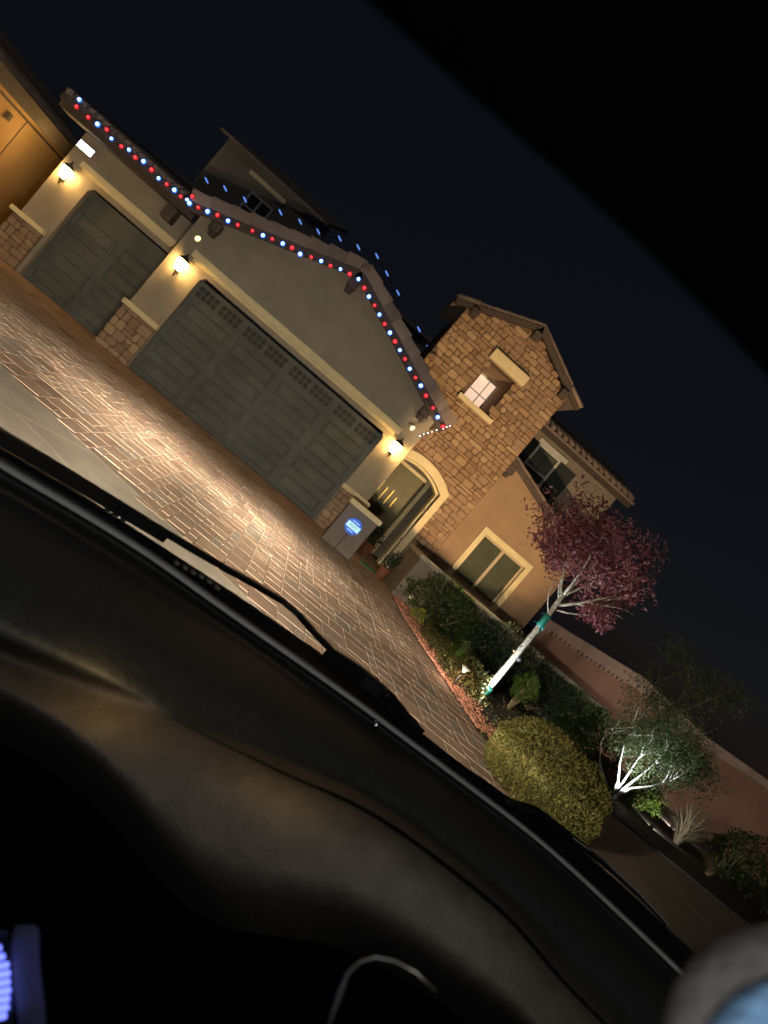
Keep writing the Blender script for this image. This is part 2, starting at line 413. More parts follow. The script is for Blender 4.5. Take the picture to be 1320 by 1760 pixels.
def rake_tiles(mb, p0, p1, yf, n, h=.2):
    """flat L shaped rake tiles stepping up from p0 to p1, lower edge on that line"""
    p0, p1 = Vector(p0), Vector(p1); d = (p1 - p0) / n; t = d.normalized(); nr = Vector((-d.y, d.x)).normalized(); nr = -nr if nr.y < 0 else nr
    for i in range(n):
        a = p0 + d * i; b = p0 + d * (i + 1.04); k0, k1 = h * 1.12, h * .90; j = random.uniform(-.006, .006)
        q = [a - nr * .02, b - nr * .035, b + nr * (k1 + j), a + nr * (k0 + j)]
        y0 = yf + random.uniform(0, .006); dy = .022
        vs = [(q[0].x, y0 - dy, q[0].y), (q[1].x, y0, q[1].y), (q[2].x, y0, q[2].y), (q[3].x, y0 - dy, q[3].y)] + [(q[0].x, y0 + .05, q[0].y), (q[1].x, y0 + .05, q[1].y), (q[2].x, y0 + .35, q[2].y), (q[3].x, y0 + .35, q[3].y)]
        mb.mesh(vs, [(0, 1, 2, 3), (3, 2, 6, 7), (0, 4, 5, 1), (0, 3, 7, 4), (1, 5, 6, 2)], 0, random.random())

def roof_slab(mb, p0, p1, y0, y1, th=.12, mt=0, rows=0):
    """sloped slab from (x,z) p0 to p1 between y0 and y1"""
    p0, p1 = Vector(p0), Vector(p1); d = (p1 - p0); n = Vector((-d.y, d.x)).normalized()
    if n.y < 0: n = -n
    a, b = p0 - n * th, p1 - n * th
    vs = [(p.x, y, p.y) for y in (y0, y1) for p in (p0, p1, b, a)]
    mb.mesh(vs, [(0, 1, 2, 3), (4, 7, 6, 5), (0, 4, 5, 1), (1, 5, 6, 2), (2, 6, 7, 3), (3, 7, 4, 0)], mt, .5)

# --- garage gable wall
gw = MB()
gw.prism([(-4.46, 0), (1.86, 0), (1.86, 3.42), (-1.25, 4.5), (-4.46, 3.36)][::1] if False else
         [(-4.46, 0), (-3.68, 0), (-3.68, 2.3), (-3.6, 2.4), (1.16, 2.4), (1.24, 2.3), (1.24, 0), (1.86, 0), (1.86, 3.42), (-1.25, 4.5), (-4.46, 3.36)], [], YG, YG + .22)
gw.box(1.64, 1.86, YG + .22, YT - .03, 0, 3.3); gw.box(-4.46, -4.24, YG + .22, 22, 0, 3.3)
hp(gw, "garage_wall", STUCCO)
def garage_door(x0, x1, zt, y, cols, rows, wins):
    b = MB(); b.box(x0, x1, y + .035, y + .08, 0, zt, r=.5)
    W = (x1 - x0) / cols; top = zt - .42; H = top / rows
    for c in range(cols):
        for r_ in range(rows):
            xa, xb = x0 + c * W + .075, x0 + (c + 1) * W - .075; za, zb = r_ * H + .06, (r_ + 1) * H - .045
            # raised moulding ring and field panel
            # moulding with a ridge: outer edge, crest, inner edge, then the raised field
            L_ = [[(xa + q, yy_, za + q), (xb - q, yy_, za + q), (xb - q, yy_, zb - q), (xa + q, yy_, zb - q)] for q, yy_ in ((0, y + .0352), (.004, y - .004), (.022, y + .002), (.05, y + .030), (.062, y + .030), (.092, y + .006))]
            vs_ = [p for l in L_ for p in l]; fs_ = [(i * 4 + j, i * 4 + (j + 1) % 4, i * 4 + 4 + (j + 1) % 4, i * 4 + 4 + j) for i in range(5) for j in range(4)] + [(20, 21, 22, 23)]
            b.mesh(vs_, fs_, 0, .5)
    for r_ in range(1, rows + 1): b.box(x0, x1, y + .0275, y + .0353, r_ * H - .02, r_ * H - .008, r=.5)
    d = hp(b, "garage_door", DOORM)
    if wins:
        for c in range(cols):
            for k in range(2):
                xa = x0 + c * W + .06 + k * (W - .08) / 2; xb = xa + (W - .2) / 2; fb = MB()
                za, zb = top + .1, top + .33; n = 4
                fb.box(xa - .02, xb + .02, y + .02, y + .0345, za - .02, zb + .02)
                fr = hp(fb, "window_frame", DOORM, d)
                pb = MB()
                for i in range(n):
                    ux = xa + (xb - xa) * i / n; uw = (xb - xa) / n
                    for (z_a, z_b) in ((za, (za + zb) / 2 - .012), ((za + zb) / 2 + .012, zb)): pb.box(ux + .012, ux + uw - .012, y + .013, y + .0195, z_a, z_b)
                hp(pb, "window_pane", GLASS, d)
    return d
d2 = garage_door(-3.68, 1.24, 2.34, YG + .16, 4, 4, True)
sb = MB(); sb.box(-3.66, 1.22, YG + .10, YG + .16, 0, .03); part(sb, "bottom_seal", FASCIA, d2)
lt = MB(); lt.bevbox(-4.10, 1.45, YG - .10, YG + .02, 2.56, 2.71, .012); lt.box(-4.02, 1.37, YG - .05, YG + .02, 2.50, 2.56); hp(lt, "door_lintel", TRIM)
for (xa, xb) in ((-4.5, -3.7), (1.26, 1.92)):
    s_ = MB(); stones(s_, xa, xb, 0, .95, YG - .05, lambda x, z: True, hs=(.11, .16, .2), ws=(.14, .3), seed=int(xa * 10) + 60); s_.box(xa, xb, YG - .05, YG + .05, 0, .95, 1)
    hp(s_, "stone_base", [STONE, MORTAR])
    c_ = MB(); c_.bevbox(xa - .05, xb + .03, YG - .17, YG + .02, .95, 1.06, .015); hp(c_, "base_cap", TRIM)
# --- garage gable roof
gr = MB(); PK = (-1.28, 4.62); LT = (-4.72, 3.36); RT = (2.12, 3.34)
roof_slab(gr, LT, PK, YG - .32, 22, .05, 0); roof_slab(gr, PK, RT, YG - .32, 22, .05, 0)
rake_tiles(gr, LT, PK, YG - .36, 9); rake_tiles(gr, RT, PK, YG - .36, 9)
gr.lathe([(.10, 0), (.115, .04), (.115, 6.0)], (-1.28, YG - .4, 4.66), 10, 0, (0, 1, 0))
groof = hp(gr, "gable_roof", TILE)
for a, b in ((LT, PK), (RT, PK)):
    f_ = MB(); d = (Vector(b) - Vector(a)); n = Vector((-d.y, d.x)).normalized(); n = -n if n.y > 0 else n
    A, B = Vector(a) + n * .02, Vector(b) + n * .02
    f_.prism([tuple(A), tuple(B), tuple(B + n * .19), tuple(A + n * .19)], [], YG - .345, YG - .30)
    f_.prism([tuple(A + n * .045), tuple(B + n * .045), tuple(B + n * .075), tuple(A + n * .075)], [], YG - .30, YG - .002)
    hp(f_, "barge_board", FASCIA, groof)
for (x, z) in ((-4.05, 3.30), (-1.28, 4.28), (1.55, 3.28)):
    c_ = MB(); c_.bevbox(x - .11, x + .11, YG - .29, YG + .0, z - .11, z + .11, .03); c_.bevbox(x - .08, x + .08, YG - .2, YG + .0, z - .2, z - .11, .02); hp(c_, "corbel", FASCIA)
# --- side garage
sw = MB()
sw.prism([(-7.42, 0), (-6.68, 0), (-6.68, 2.22), (-6.58, 2.34), (-4.46, 2.34), (-4.46, 3.16), (-7.42, 3.16)], [], YS, YS + .22)
sw.box(-7.42, -7.2, YS + .22, 22, 0, 3.16)
hp(sw, "side_garage_wall", STUCCO)
garage_door(-6.68, -4.4, 2.3, YS + .16, 2, 4, False)
lt = MB(); lt.bevbox(-7.08, -4.66, YS - .10, YS + .02, 2.50, 2.63, .012); lt.box(-7.0, -4.7, YS - .05, YS + .02, 2.45, 2.50); hp(lt, "door_lintel", TRIM)
s_ = MB(); stones(s_, -7.5, -6.78, 0, .92, YS - .05, lambda x, z: True, hs=(.11, .16, .2), ws=(.14, .3), seed=5); s_.box(-7.5, -6.78, YS - .05, YS + .05, 0, .92, 1); hp(s_, "stone_base", [STONE, MORTAR])
c_ = MB(); c_.bevbox(-7.58, -6.76, YS - .17, YS + .02, .92, 1.02, .015); hp(c_, "base_cap", TRIM)
sr = MB(); ye = YS - .45
sr.mesh([(-8.0, ye, 3.44), (-4.7, ye, 3.40), (-4.7, 22.4, 4.52), (-6.9, 22.4, 4.5), (-8.0, ye, 3.34), (-4.7, ye, 3.30), (-4.7, 22.4, 4.4), (-6.9, 22.4, 4.4)],
        [(0, 1, 2, 3), (4, 7, 6, 5), (0, 4, 5, 1), (1, 5, 6, 2), (2, 6, 7, 3), (3, 7, 4, 0)], 0, .4)
n = 18
for i in range(n):
    x = -7.95 + (3.2) * i / n; t = i / n
    L_ = 2.2 if i > 6 else .5 + .28 * i
    sr.tube([(x, ye - .03, 3.46 - .04 * t), (x + .0, ye + L_, 3.46 + .19 * L_)], [.062, .055], 6)
sroof = hp(sr, "side_roof", TILE)
f_ = MB(); f_.box(-7.95, -4.62, ye - .02, ye + .02, 3.13, 3.33); f_.box(-7.9, -4.66, ye + .02, YS, 3.13, 3.15); hp(f_, "fascia_board", FASCIA, sroof)
f_ = MB(); f_.box(-7.97, -4.60, ye - .12, ye - .02, 3.24, 3.37); hp(f_, "gutter", FASCIA, sroof)
c_ = MB(); c_.bevbox(-5.2, -4.95, YS - .4, YS, 2.8, 3.12, .03); hp(c_, "corbel", FASCIA)
# --- stone tower
ARCH_O = arc_pts(2.6, 2.41, 2.74, .97); ARCH_I = arc_pts(2.6, 2.27, 2.52, .80)
tw = MB(); door_hole = [(1.8, -.0)] + [(1.8, 2.27)] + ARCH_I[1:] + [(3.40, 0)]
WX0, WX1, WZ0, WZ1 = 2.24, 3.02, 4.50, 5.56
tw.prism([(.94, 0), (1.8, 0), (1.8, 2.27)] + ARCH_I[1:] + [(3.40, 0), (4.26, 0), (4.26, 6.12), (2.63, 6.86), (.94, 6.1)],
         [[(WX0, WZ0), (WX1, WZ0), (WX1, WZ1), (WX0, WZ1)]], YT, YT + .3, 1)
tw.box(.94, 1.2, YT + .3, 22, 0, 6.0, 1); tw.box(4.0, 4.26, YT + .3, 22, 0, 6.0, 1)
def keep(x, z):
    if WX0 - .02 < x < WX1 + .02 and WZ0 - .03 < z < WZ1 + .03: return False
    if 1.62 < x < 3.5 and z < 2.3: return False
    if 1.62 < x < 3.5 and z < 2.62 - .25 * ((x - 2.6) / .9) ** 2: return False
    top = 6.86 - abs(x - 2.63) * (.74 / 1.63)
    return z < top - .02
stones(tw, .94, 4.26, 0, 6.9, YT - .004, keep, seed=11)
hp(tw, "stone_tower_wall", [STONE, MORTAR])
tr_ = MB(); PKT, LTT, RTT = (2.65, 7.02), (.58, 6.12), (4.66, 6.16)
roof_slab(tr_, LTT, PKT, YT - .14, 21.5, .06); roof_slab(tr_, PKT, RTT, YT - .14, 21.5, .06)
barge(tr_, LTT, PKT, YT - .20, 0, 7, .085); barge(tr_, RTT, PKT, YT - .20, 0, 7, .085)
for i in range(12):
    for s_x in (-1, 1):
        x0_ = .6 if s_x < 0 else 4.64
        tr_.tube([(x0_, YT - .2 + i * .22, 6.17), (x0_ - s_x * .5, YT - .2 + i * .22, 6.39)], [.06, .055], 6)
troof = hp(tr_, "tower_roof", TILE)
for a, b in ((LTT, PKT), (RTT, PKT)):
    f_ = MB(); d = (Vector(b) - Vector(a)); n = Vector((-d.y, d.x)).normalized(); n = -n if n.y > 0 else n
    A, B = Vector(a) + n * .03, Vector(b) + n * .03
    f_.prism([tuple(A), tuple(B), tuple(B + n * .12), tuple(A + n * .12)], [], YT - .17, YT - .05); hp(f_, "barge_board", FASCIA, troof)
for (x, z) in ((1.15, 6.13), (2.65, 6.72), (4.08, 6.12)):
    c_ = MB(); c_.bevbox(x - .1, x + .1, YT - .28, YT - .02, z - .12, z + .1, .03); hp(c_, "corbel", FASCIA)
# tower opening: deep reveal, lit window at its back, header and sill
op = MB(); D = 1.7
op.box(WX1, WX1 + .1, YT + .3, YT + D, WZ0 - .1, WZ1 + .1); op.box(WX0 - .1, WX0, YT + .3, YT + D, WZ0 - .1, WZ1 + .1)
op.box(WX0, WX1, YT + .3, YT + D, WZ1, WZ1 + .1); op.box(WX0, WX1, YT + .3, YT + D, WZ0 - .1, WZ0)
tow_win = hp(op, "tower_window", STUCCO_T)
f_ = MB(); yb = YT + D - .06
f_.box(WX0, WX1, yb, yb + .05, WZ0, WZ0 + .06); f_.box(WX0, WX1, yb, yb + .05, WZ1 - .05, WZ1); f_.box(WX1 - .05, WX1, yb, yb + .05, WZ0 + .06, WZ1 - .05); f_.box(WX0, WX0 + .05, yb, yb + .05, WZ0 + .06, WZ1 - .05)
f_.box(2.745, 2.77, yb + .005, yb + .04, WZ0 + .06, WZ1 - .05); f_.box(WX0 + .05, WX1 - .05, yb + .008, yb + .038, 5.05, 5.075)
hp(f_, "window_frame", VINYL, tow_win)
f_ = MB(); f_.box(WX0, WX1, yb + .055, yb + .08, WZ0, WZ1); hp(f_, "window_pane", EM_WIN, tow_win)
f_ = MB(); f_.bevbox(2.1, 3.2, YT - .2, YT + .0, 5.58, 5.86, .02); hp(f_, "window_header", TRIM, tow_win)
f_ = MB(); f_.bevbox(2.13, 3.2, YT - .16, YT + .28, 4.37, 4.5, .015); hp(f_, "window_sill", TRIM, tow_win)
# arch surround
am = MB(); yo = YT - .11
n_ = len(ARCH_O); out = [(1.63, 0)] + ARCH_O + [(3.57, 0)]; inn = [(1.8, 0)] + ARCH_I + [(3.40, 0)]
vs = [(x, yo, z) for x, z in out] + [(x, yo, z) for x, z in inn] + [(x, YT + .02, z) for x, z in out] + [(x, YT + .26, z) for x, z in inn]
k = len(out); fs = []
for i in range(k - 1): fs += [(i, i + 1, k + i + 1, k + i), (i, 2 * k + i, 2 * k + i + 1, i + 1), (k + i, k + i + 1, 3 * k + i + 1, 3 * k + i)]
am.mesh(vs, fs, 0, .5)
# second stepped moulding inside
inn2 = [(1.86, 0)] + arc_pts(2.6, 2.22, 2.46, .74) + [(3.34, 0)]
vs = [(x, YT + .12, z) for x, z in inn] + [(x, YT + .12, z) for x, z in inn2] + [(x, YT + .5, z) for x, z in inn2]
fs = []
for i in range(k - 1): fs += [(i, i + 1, k + i + 1, k + i), (k + i, k + i + 1, 2 * k + i + 1, 2 * k + i)]
am.mesh([(x + (0.002 if x > 2.6 else -.002) * 0, y, z) for x, y, z in vs], fs, 0, .5)
hp(am, "arch_surround", TRIM)
# porch recess with door
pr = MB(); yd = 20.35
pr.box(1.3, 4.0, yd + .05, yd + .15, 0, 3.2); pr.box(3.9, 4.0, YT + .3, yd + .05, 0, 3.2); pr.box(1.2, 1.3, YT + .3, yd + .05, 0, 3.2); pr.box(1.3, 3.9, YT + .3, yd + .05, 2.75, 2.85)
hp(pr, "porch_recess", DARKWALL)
fr = MB(); fr.box(3.20, 3.31, yd - .12, yd + .05, 0, 2.42); fr.box(1.85, 3.20, yd - .12, yd + .05, 2.33, 2.42); fr.box(1.75, 1.85, yd - .12, yd + .05, 0, 2.42)
edoor = hp(fr, "front_door", TRIM)
fd = MB(); fd.box(1.85, 3.20, yd - .04, yd + .04, 0, 2.33)
for i in range(5): fd.box(1.85 + .27 * i + .02, 1.85 + .27 * i + .04, yd - .052, yd - .04, .1, 2.2)
hp(fd, "door_leaf", FRONTDOOR, edoor)
gl = MB()
for (x, z0, z1) in ((2.30, 1.2, 1.7), (2.48, 1.15, 1.62), (2.66, 1.2, 1.66), (2.84, 1.25, 1.55), (2.15, 1.35, 1.75)): gl.box(x - .012, x + .012, yd - .056, yd - .042, z0, z1)
hp(gl, "door_glass", mat("brass_strip", (.30, .26, .09), .4, .05, 9, metal=.9), edoor)
# --- entry wing wall with the big window
ww = MB(); RK0, RK1 = (4.2, 4.27), (7.75, 3.26)
BX0, BX1, BZ0, BZ1 = 4.91, 6.56, .95, 2.47
ww.prism([(4.26, 0), (7.45, 0), (7.45, 3.3), (4.26, 4.2)], [[(BX0 + .12, BZ0 + .1), (BX1 - .12, BZ0 + .1), (BX1 - .12, BZ1 - .14), (BX0 + .12, BZ1 - .14)]], YW, YW + .2)
ww.box(7.25, 7.45, YW + .2, 22.4, 0, 3.3)
hp(ww, "entry_wing_wall", STUCCO_T)
wr = MB(); roof_slab(wr, RK0, RK1, YW - .3, 22.4, .05); barge(wr, RK1, RK0, YW - .36, 0, 10, .075)
wroof = hp(wr, "wing_roof", TILE)
f_ = MB(); d = Vector(RK1) - Vector(RK0); n = Vector((d.y, -d.x)).normalized(); n = -n if n.y > 0 else n
A, B = Vector(RK0) + n * .02, Vector(RK1) + n * .02
f_.prism([tuple(A), tuple(B), tuple(B + n * .14), tuple(A + n * .14)], [], YW - .34, YW - .28); hp(f_, "barge_board", FASCIA, wroof)
c_ = MB(); c_.bevbox(4.3, 4.52, YW - .32, YW, 3.82, 4.06, .03); c_.bevbox(4.34, 4.48, YW - .2, YW, 3.72, 3.82, .02); hp(c_, "corbel", FASCIA)
bw = MB()
bw.box(BX0, BX1, YW - .09, YW + .02, BZ1 - .16, BZ1); bw.box(BX0, BX0 + .14, YW - .09, YW + .02, BZ0, BZ1 - .16); bw.box(BX1 - .14, BX1, YW - .09, YW + .02, BZ0, BZ1 - .16); bw.box(BX0 - .05, BX1 + .05, YW - .12, YW + .02, BZ0 - .1, BZ0)
bigw = hp(bw, "window", TRIM)
f_ = MB(); xa, xb, za, zb = BX0 + .14, BX1 - .14, BZ0, BZ1 - .16; ym = YW + .06
f_.box(xa, xb, ym, ym + .05, zb - .05, zb); f_.box(xa, xb, ym, ym + .05, za, za + .06); f_.box(xa, xa + .05, ym, ym + .05, za + .06, zb - .05); f_.box(xb - .05, xb, ym, ym + .05, za + .06, zb - .05); f_.box(5.69, 5.77, ym - .01, ym + .045, za + .06, zb - .05)
hp(f_, "window_frame", mat("almond_frame", (.5, .42, .30), .5, .05, 6), bigw)
for (u0, u1) in ((xa + .05, 5.69), (5.77, xb - .05)):
    f_ = MB(); f_.box(u0, u1, ym + .02, ym + .03, za + .06, zb - .05)
    hp(f_, "window_pane", WINGLASS, bigw)
    f_ = MB(); xm = (u0 + u1) / 2 + .03; f_.box(xm - .007, xm + .007, ym + .012, ym + .019, za + .06, zb - .05); f_.box(u0, u1, ym + .0125, ym + .0185, 1.62, 1.634); hp(f_, "muntin", FASCIA, bigw)
# --- upper storey right: white window with louvres and dark shutters
uw = MB(); uw.box(4.26, 8.26, YU, YU + .2, 2.9, 6.0); uw.box(8.06, 8.26, YU + .2, 27, 2.9, 6.0); hp(uw, "upper_wall", STUCCO)
ur = MB(); ur.mesh([(4.2, YU - .4, 6.02), (8.65, YU - .4, 6.02), (8.65, YU + 4, 7.4), (4.2, YU + 4, 7.4), (4.2, YU - .4, 5.94), (8.65, YU - .4, 5.94), (8.65, YU + 4, 7.3), (4.2, YU + 4, 7.3)],
        [(0, 1, 2, 3), (4, 7, 6, 5), (0, 4, 5, 1), (1, 5, 6, 2), (2, 6, 7, 3), (3, 7, 4, 0)], 0, .4)
for i in range(18):
    x = 4.3 + i * .245; ur.tube([(x, YU - .46, 6.07), (x, YU + 1.6, 6.72)], [.075, .07], 6)
uroof = hp(ur, "upper_roof", TILE)
f_ = MB(); f_.box(4.25, 8.6, YU - .38, YU - .34, 5.78, 5.94); f_.box(4.27, 8.58, YU - .34, YU, 5.88, 5.90); hp(f_, "fascia_board", FASCIA, uroof)
X0, X1, Z0, Z1 = 5.36, 6.2, 4.55, 5.57; f_ = MB()
f_.box(X0, X1, YU - .05, YU, Z1 - .07, Z1); f_.box(X0, X0 + .07, YU - .05, YU, Z0, Z1 - .07); f_.box(X1 - .07, X1, YU - .05, YU, Z0, Z1 - .07); f_.box(X0 + .07, X1 - .07, YU - .045, YU, 4.82, 4.89)
uwin = hp(f_, "window", VINYL)
f_ = MB(); f_.box(X0 + .07, X1 - .07, YU - .012, YU - .005, Z0, Z1 - .07); hp(f_, "window_pane", WINGLASS, uwin)
f_ = MB()
for c in range(2):
    for i in range(7): f_.box(5.46 + c * .34, 5.75 + c * .34, YU - .035, YU - .02, 4.93 + i * .08, 4.965 + i * .08)
hp(f_, "louver_blind", mat("blind", (.16, .17, .16), .6, .05, 9), uwin)
f_ = MB(); f_.bevbox(X0 - .1, X1 + .16, YU - .1, YU, Z1 + .0, Z1 + .14, .01); hp(f_, "window_header", VINYL, uwin)
for (xa, xb) in ((X0 - .55, X0 - .02), (X1 + .02, X1 + .62)):
    f_ = MB(); f_.box(xa, xb, YU - .045, YU, 4.3, 5.55)
    for i in range(14): f_.box(xa + .06, xb - .06, YU - .06, YU - .045, 4.38 + i * .082, 4.42 + i * .082)
    hp(f_, "shutter", SHUT)
# --- upper storey left, behind the garage roofs
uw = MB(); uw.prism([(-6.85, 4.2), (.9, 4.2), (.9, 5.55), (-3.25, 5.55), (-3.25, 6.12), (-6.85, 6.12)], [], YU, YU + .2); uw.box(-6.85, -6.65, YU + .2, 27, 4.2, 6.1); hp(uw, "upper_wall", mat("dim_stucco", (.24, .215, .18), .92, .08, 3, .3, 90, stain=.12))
ur = MB()
ur.mesh([(-7.1, YU - .3, 6.14), (-3.3, YU - .3, 6.14), (-3.3, YU + 4, 7.3), (-6.0, YU + 4, 7.3), (-7.1, YU - .3, 6.06), (-3.3, YU - .3, 6.06), (-3.3, YU + 4, 7.2), (-6, YU + 4, 7.2)],
        [(0, 1, 2, 3), (4, 7, 6, 5), (0, 4, 5, 1), (1, 5, 6, 2), (2, 6, 7, 3), (3, 7, 4, 0)], 0, .4)
ur.box(-3.25, .95, YU - .25, YU + .3, 5.55, 5.66)
hp(ur, "upper_roof", TILE)
f_ = MB(); X0, X1, Z0, Z1 = -5.5, -4.72, 4.5, 5.45
f_.box(X0, X1, YU - .06, YU, Z1 - .06, Z1); f_.box(X0, X0 + .06, YU - .06, YU, Z0, Z1 - .06); f_.box(X1 - .06, X1, YU - .06, YU, Z0, Z1 - .06); f_.box(-5.14, -5.08, YU - .055, YU, Z0, Z1 - .06); f_.box(X0 + .06, X1 - .06, YU - .05, YU, 5.0, 5.05)
lw = hp(f_, "window", VINYL)
f_ = MB(); f_.box(X0 + .06, X1 - .06, YU - .012, YU - .004, Z0, Z1 - .06); hp(f_, "window_pane", GLASS, lw)
f_ = MB(); f_.bevbox(-5.86, -4.6, YU - .12, YU, 5.74, 5.86, .01); hp(f_, "window_header", TRIM, lw)
f_ = MB()
for i in range(3): f_.box(-.2 + i * .11, -.13 + i * .11, YU - .05, YU, 5.15, 5.55)
hp(f_, "wall_vent", VINYL)

# ------------------------------------------------------------------ neighbouring side building, far left
nb = thing("side_building", (-9.2, 19, 0), "ochre lit side wall with dark tiled eave left of the smaller garage door", "building")
b = MB(); b.box(-9.3, -9.0, 12.5, 24, 0, 2.95); part(b, "wall", STUCCO_O, nb)
b = MB(); b.box(-9.0, -8.985, 18.28, 18.3, 0, 2.55); b.box(-9.0, -8.98, 12.5, 24, 2.55, 2.6); part(b, "wall_joint", FASCIA, nb)
b = MB(); b.box(-9.0, -8.9, 17.42, 17.56, 2.26, 2.42); part(b, "vent_box", FASCIA, nb)
b = MB(); b.mesh([(-8.72, 12.4, 2.78), (-8.72, 24, 2.78), (-11.5, 24, 3.9), (-11.5, 12.4, 3.9), (-8.72, 12.4, 2.66), (-8.72, 24, 2.66), (-11.5, 24, 3.78), (-11.5, 12.4, 3.78)],
                 [(0, 1, 2, 3), (4, 7, 6, 5), (0, 4, 5, 1), (1, 5, 6, 2), (2, 6, 7, 3), (3, 7, 4, 0)], 0, .5)
for i in range(46): b.tube([(-8.68, 12.5 + i * .25, 2.80), (-10, 12.5 + i * .25, 3.33)], [.07, .065], 6)
part(b, "roof", TILE, nb)
b = MB(); b.box(-8.6, -8.57, 12.4, 24, 2.62, 2.9); part(b, "fascia_board", FASCIA, nb)

# ------------------------------------------------------------------ wall lanterns
def lantern(loc, label, group="glowing wall lanterns", face=(0, -1)):
    x, y, z = loc
    t = thing("wall_lantern", (x, y, z), label, "wall lantern", group)
    P = lambda mb, n, m: part(mb, n, m, t)
    b = MB(); b.bevbox(x - .05, x + .05, y - .02, y, z - .18, z + .06, .01); P(b, "back_plate", IRON)
    b = MB(); c = y - .15
    b.tube([(x, y - .02, z - .1), (x, y - .08, z - .19), (x, c, z - .2), (x, c, z - .13)], .012, 6)
    b.tube([(x, y - .02, z - .16), (x, y - .06, z - .26), (x, y - .11, z - .24), (x, y - .10, z - .2)], .009, 6); P(b, "scroll_bracket", IRON)
    b = MB(); b.lathe([(.055, -.13), (.068, -.12), (.128, .1), (.12, .11)], (x, c, z), 6, smooth=False); P(b, "lantern_glass", EM_LANT)
    b = MB(); b.lathe([(.145, .11), (.13, .13), (.06, .19), (.02, .21), (.012, .25), (.02, .26), (.002, .28)], (x, c, z), 6, smooth=False); P(b, "lantern_cap", IRON)
    b = MB()
    for i in range(6):
        a = 2 * pi * (i) / 6
        b.tube([(x + .073 * sin(a), c + .073 * cos(a), z - .13), (x + .136 * sin(a), c + .136 * cos(a), z + .11)], .006, 4)
    b.lathe([(.03, -.16), (.062, -.13), (.06, -.12), (.02, -.12)], (x, c, z), 6, smooth=False); P(b, "lantern_cage", IRON)
    return t
lantern((-4.12, YG, 2.27), "lit black lantern on the column between the two garage doors")
lantern((1.56, YG, 2.30), "lit black lantern beside the arched entry")
lantern((-7.18, YS, 2.20), "lit black lantern left of the smaller garage door")
n4 = lantern((0, 0, 0), "lit black lantern on the ochre side wall", None)
n4.rotation_euler = (0, 0, R(90)); n4.location = (-9.0, 15.9, 2.25); point("ochre_wall_fill", (.0, 0, 0), 34, (1.0, .62, .20), .15, n4).location = (2.3, -1.0, .1)  # point added well away from the lantern to brighten the ochre wall

# flood light panel and two windscreen ghosts of the lanterns built as glowing ovals
fl = thing("flood_light", (-7.17, YS, 2.84), "bright white rectangular flood light under the left eave", "flood light")
b = MB(); b.bevbox(-7.36, -6.99, YS - .13, YS - .07, 2.76, 2.93, .012); part(b, "lamp_housing", STEEL, fl)
b = MB(); b.box(-7.345, -7.005, YS - .142, YS - .131, 2.775, 2.915); part(b, "lamp_panel", EM_FLOOD, fl)
b = MB(); b.box(-7.2, -7.14, YS - .07, YS, 2.8, 2.88); part(b, "bracket", STEEL, fl)
for (x, z, lab) in ((-4.2, 2.90, "small oval windscreen ghost of the lantern between the garage doors"), (1.57, 2.86, "small oval windscreen ghost of the lantern beside the entry")):
    s = thing("lantern_ghost", (x, YG, z), lab, "spotlight", "small oval lantern ghosts over the garage wall")
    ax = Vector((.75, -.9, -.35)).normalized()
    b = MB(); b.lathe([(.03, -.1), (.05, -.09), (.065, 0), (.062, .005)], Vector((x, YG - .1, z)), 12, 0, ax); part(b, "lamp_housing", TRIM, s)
    b = MB(); b.lathe([(.06, .0065), (.05, .014)], Vector((x, YG - .1, z)), 12, 0, ax); part(b, "ghost_lens", EM_GHOST, s)
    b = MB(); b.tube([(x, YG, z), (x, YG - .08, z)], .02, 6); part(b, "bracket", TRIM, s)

# ------------------------------------------------------------------ string lights
def bulb(mb, p, core, size=1.0, out=(0, -1, 0)):
    p = Vector(p); mb.lathe([(.02, .03), (.050 * size, .02), (.050 * size, .0)], p, 10, 1, out)
    mb.lathe([(.027 * size, .0305), (.026 * size, .045), (.017 * size, .062), (.003, .07)], p, 10, 0, out)
def string(name, label, pts, y, cols, size=1.0, wire=True, cat="string lights", group=None):
    P = [at_y(px, py, y) for px, py in pts]
    o = thing(name, P[0], label, cat, group)
    if wire:
        b = MB(); q = []
        for i, p in enumerate(P):
            q.append(p + Vector((0, .012, 0)))
            if i + 1 < len(P): q.append((p + P[i + 1]) / 2 + Vector((0, .012, -.012)))
        b.tube(q, .006, 5); part(b, "wire", IRON, o)
    for p, c in zip(P, cols):
        b = MB()
        if c == 'd':
            q = Vector((.085, 0, -.035)); b.tube([p - q, p - q * .6, p + q * .6, p + q], [.008, .024, .024, .008], 8)
        else: bulb(b, p, c, size * random.uniform(.82, 1.12))
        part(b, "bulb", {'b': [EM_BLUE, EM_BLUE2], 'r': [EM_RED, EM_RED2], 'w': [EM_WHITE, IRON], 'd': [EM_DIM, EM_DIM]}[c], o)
    return o
eave = [(137, 172, 'b'), (132, 184, 'r'), (152, 202, 'r'), (168, 214, 'b'), (184, 223, 'r'), (192, 239, 'b'), (209, 252, 'r'), (222, 258, 'b'), (233, 271, 'r'), (247, 278, 'b'), (261, 292, 'r'), (273, 307, 'b'), (287, 317, 'r'), (300, 327, 'b'), (311, 338, 'r')]
rk1 = [(322, 344, 'b'), (331, 338, 'r'), (326, 350, 'b'), (341, 357, 'r'), (357, 364, 'b'), (374, 370, 'r'), (392, 380, 'b'), (409, 387, 'r'), (434, 397, 'r'), (452, 405, 'b'), (468, 411, 'r'), (486, 419, 'b'), (502, 426, 'r'), (516, 437, 'b'), (535, 442, 'r'), (552, 449, 'b'), (568, 457, 'r'), (585, 463, 'b'), (601, 471, 'r'), (616, 480, 'b')]
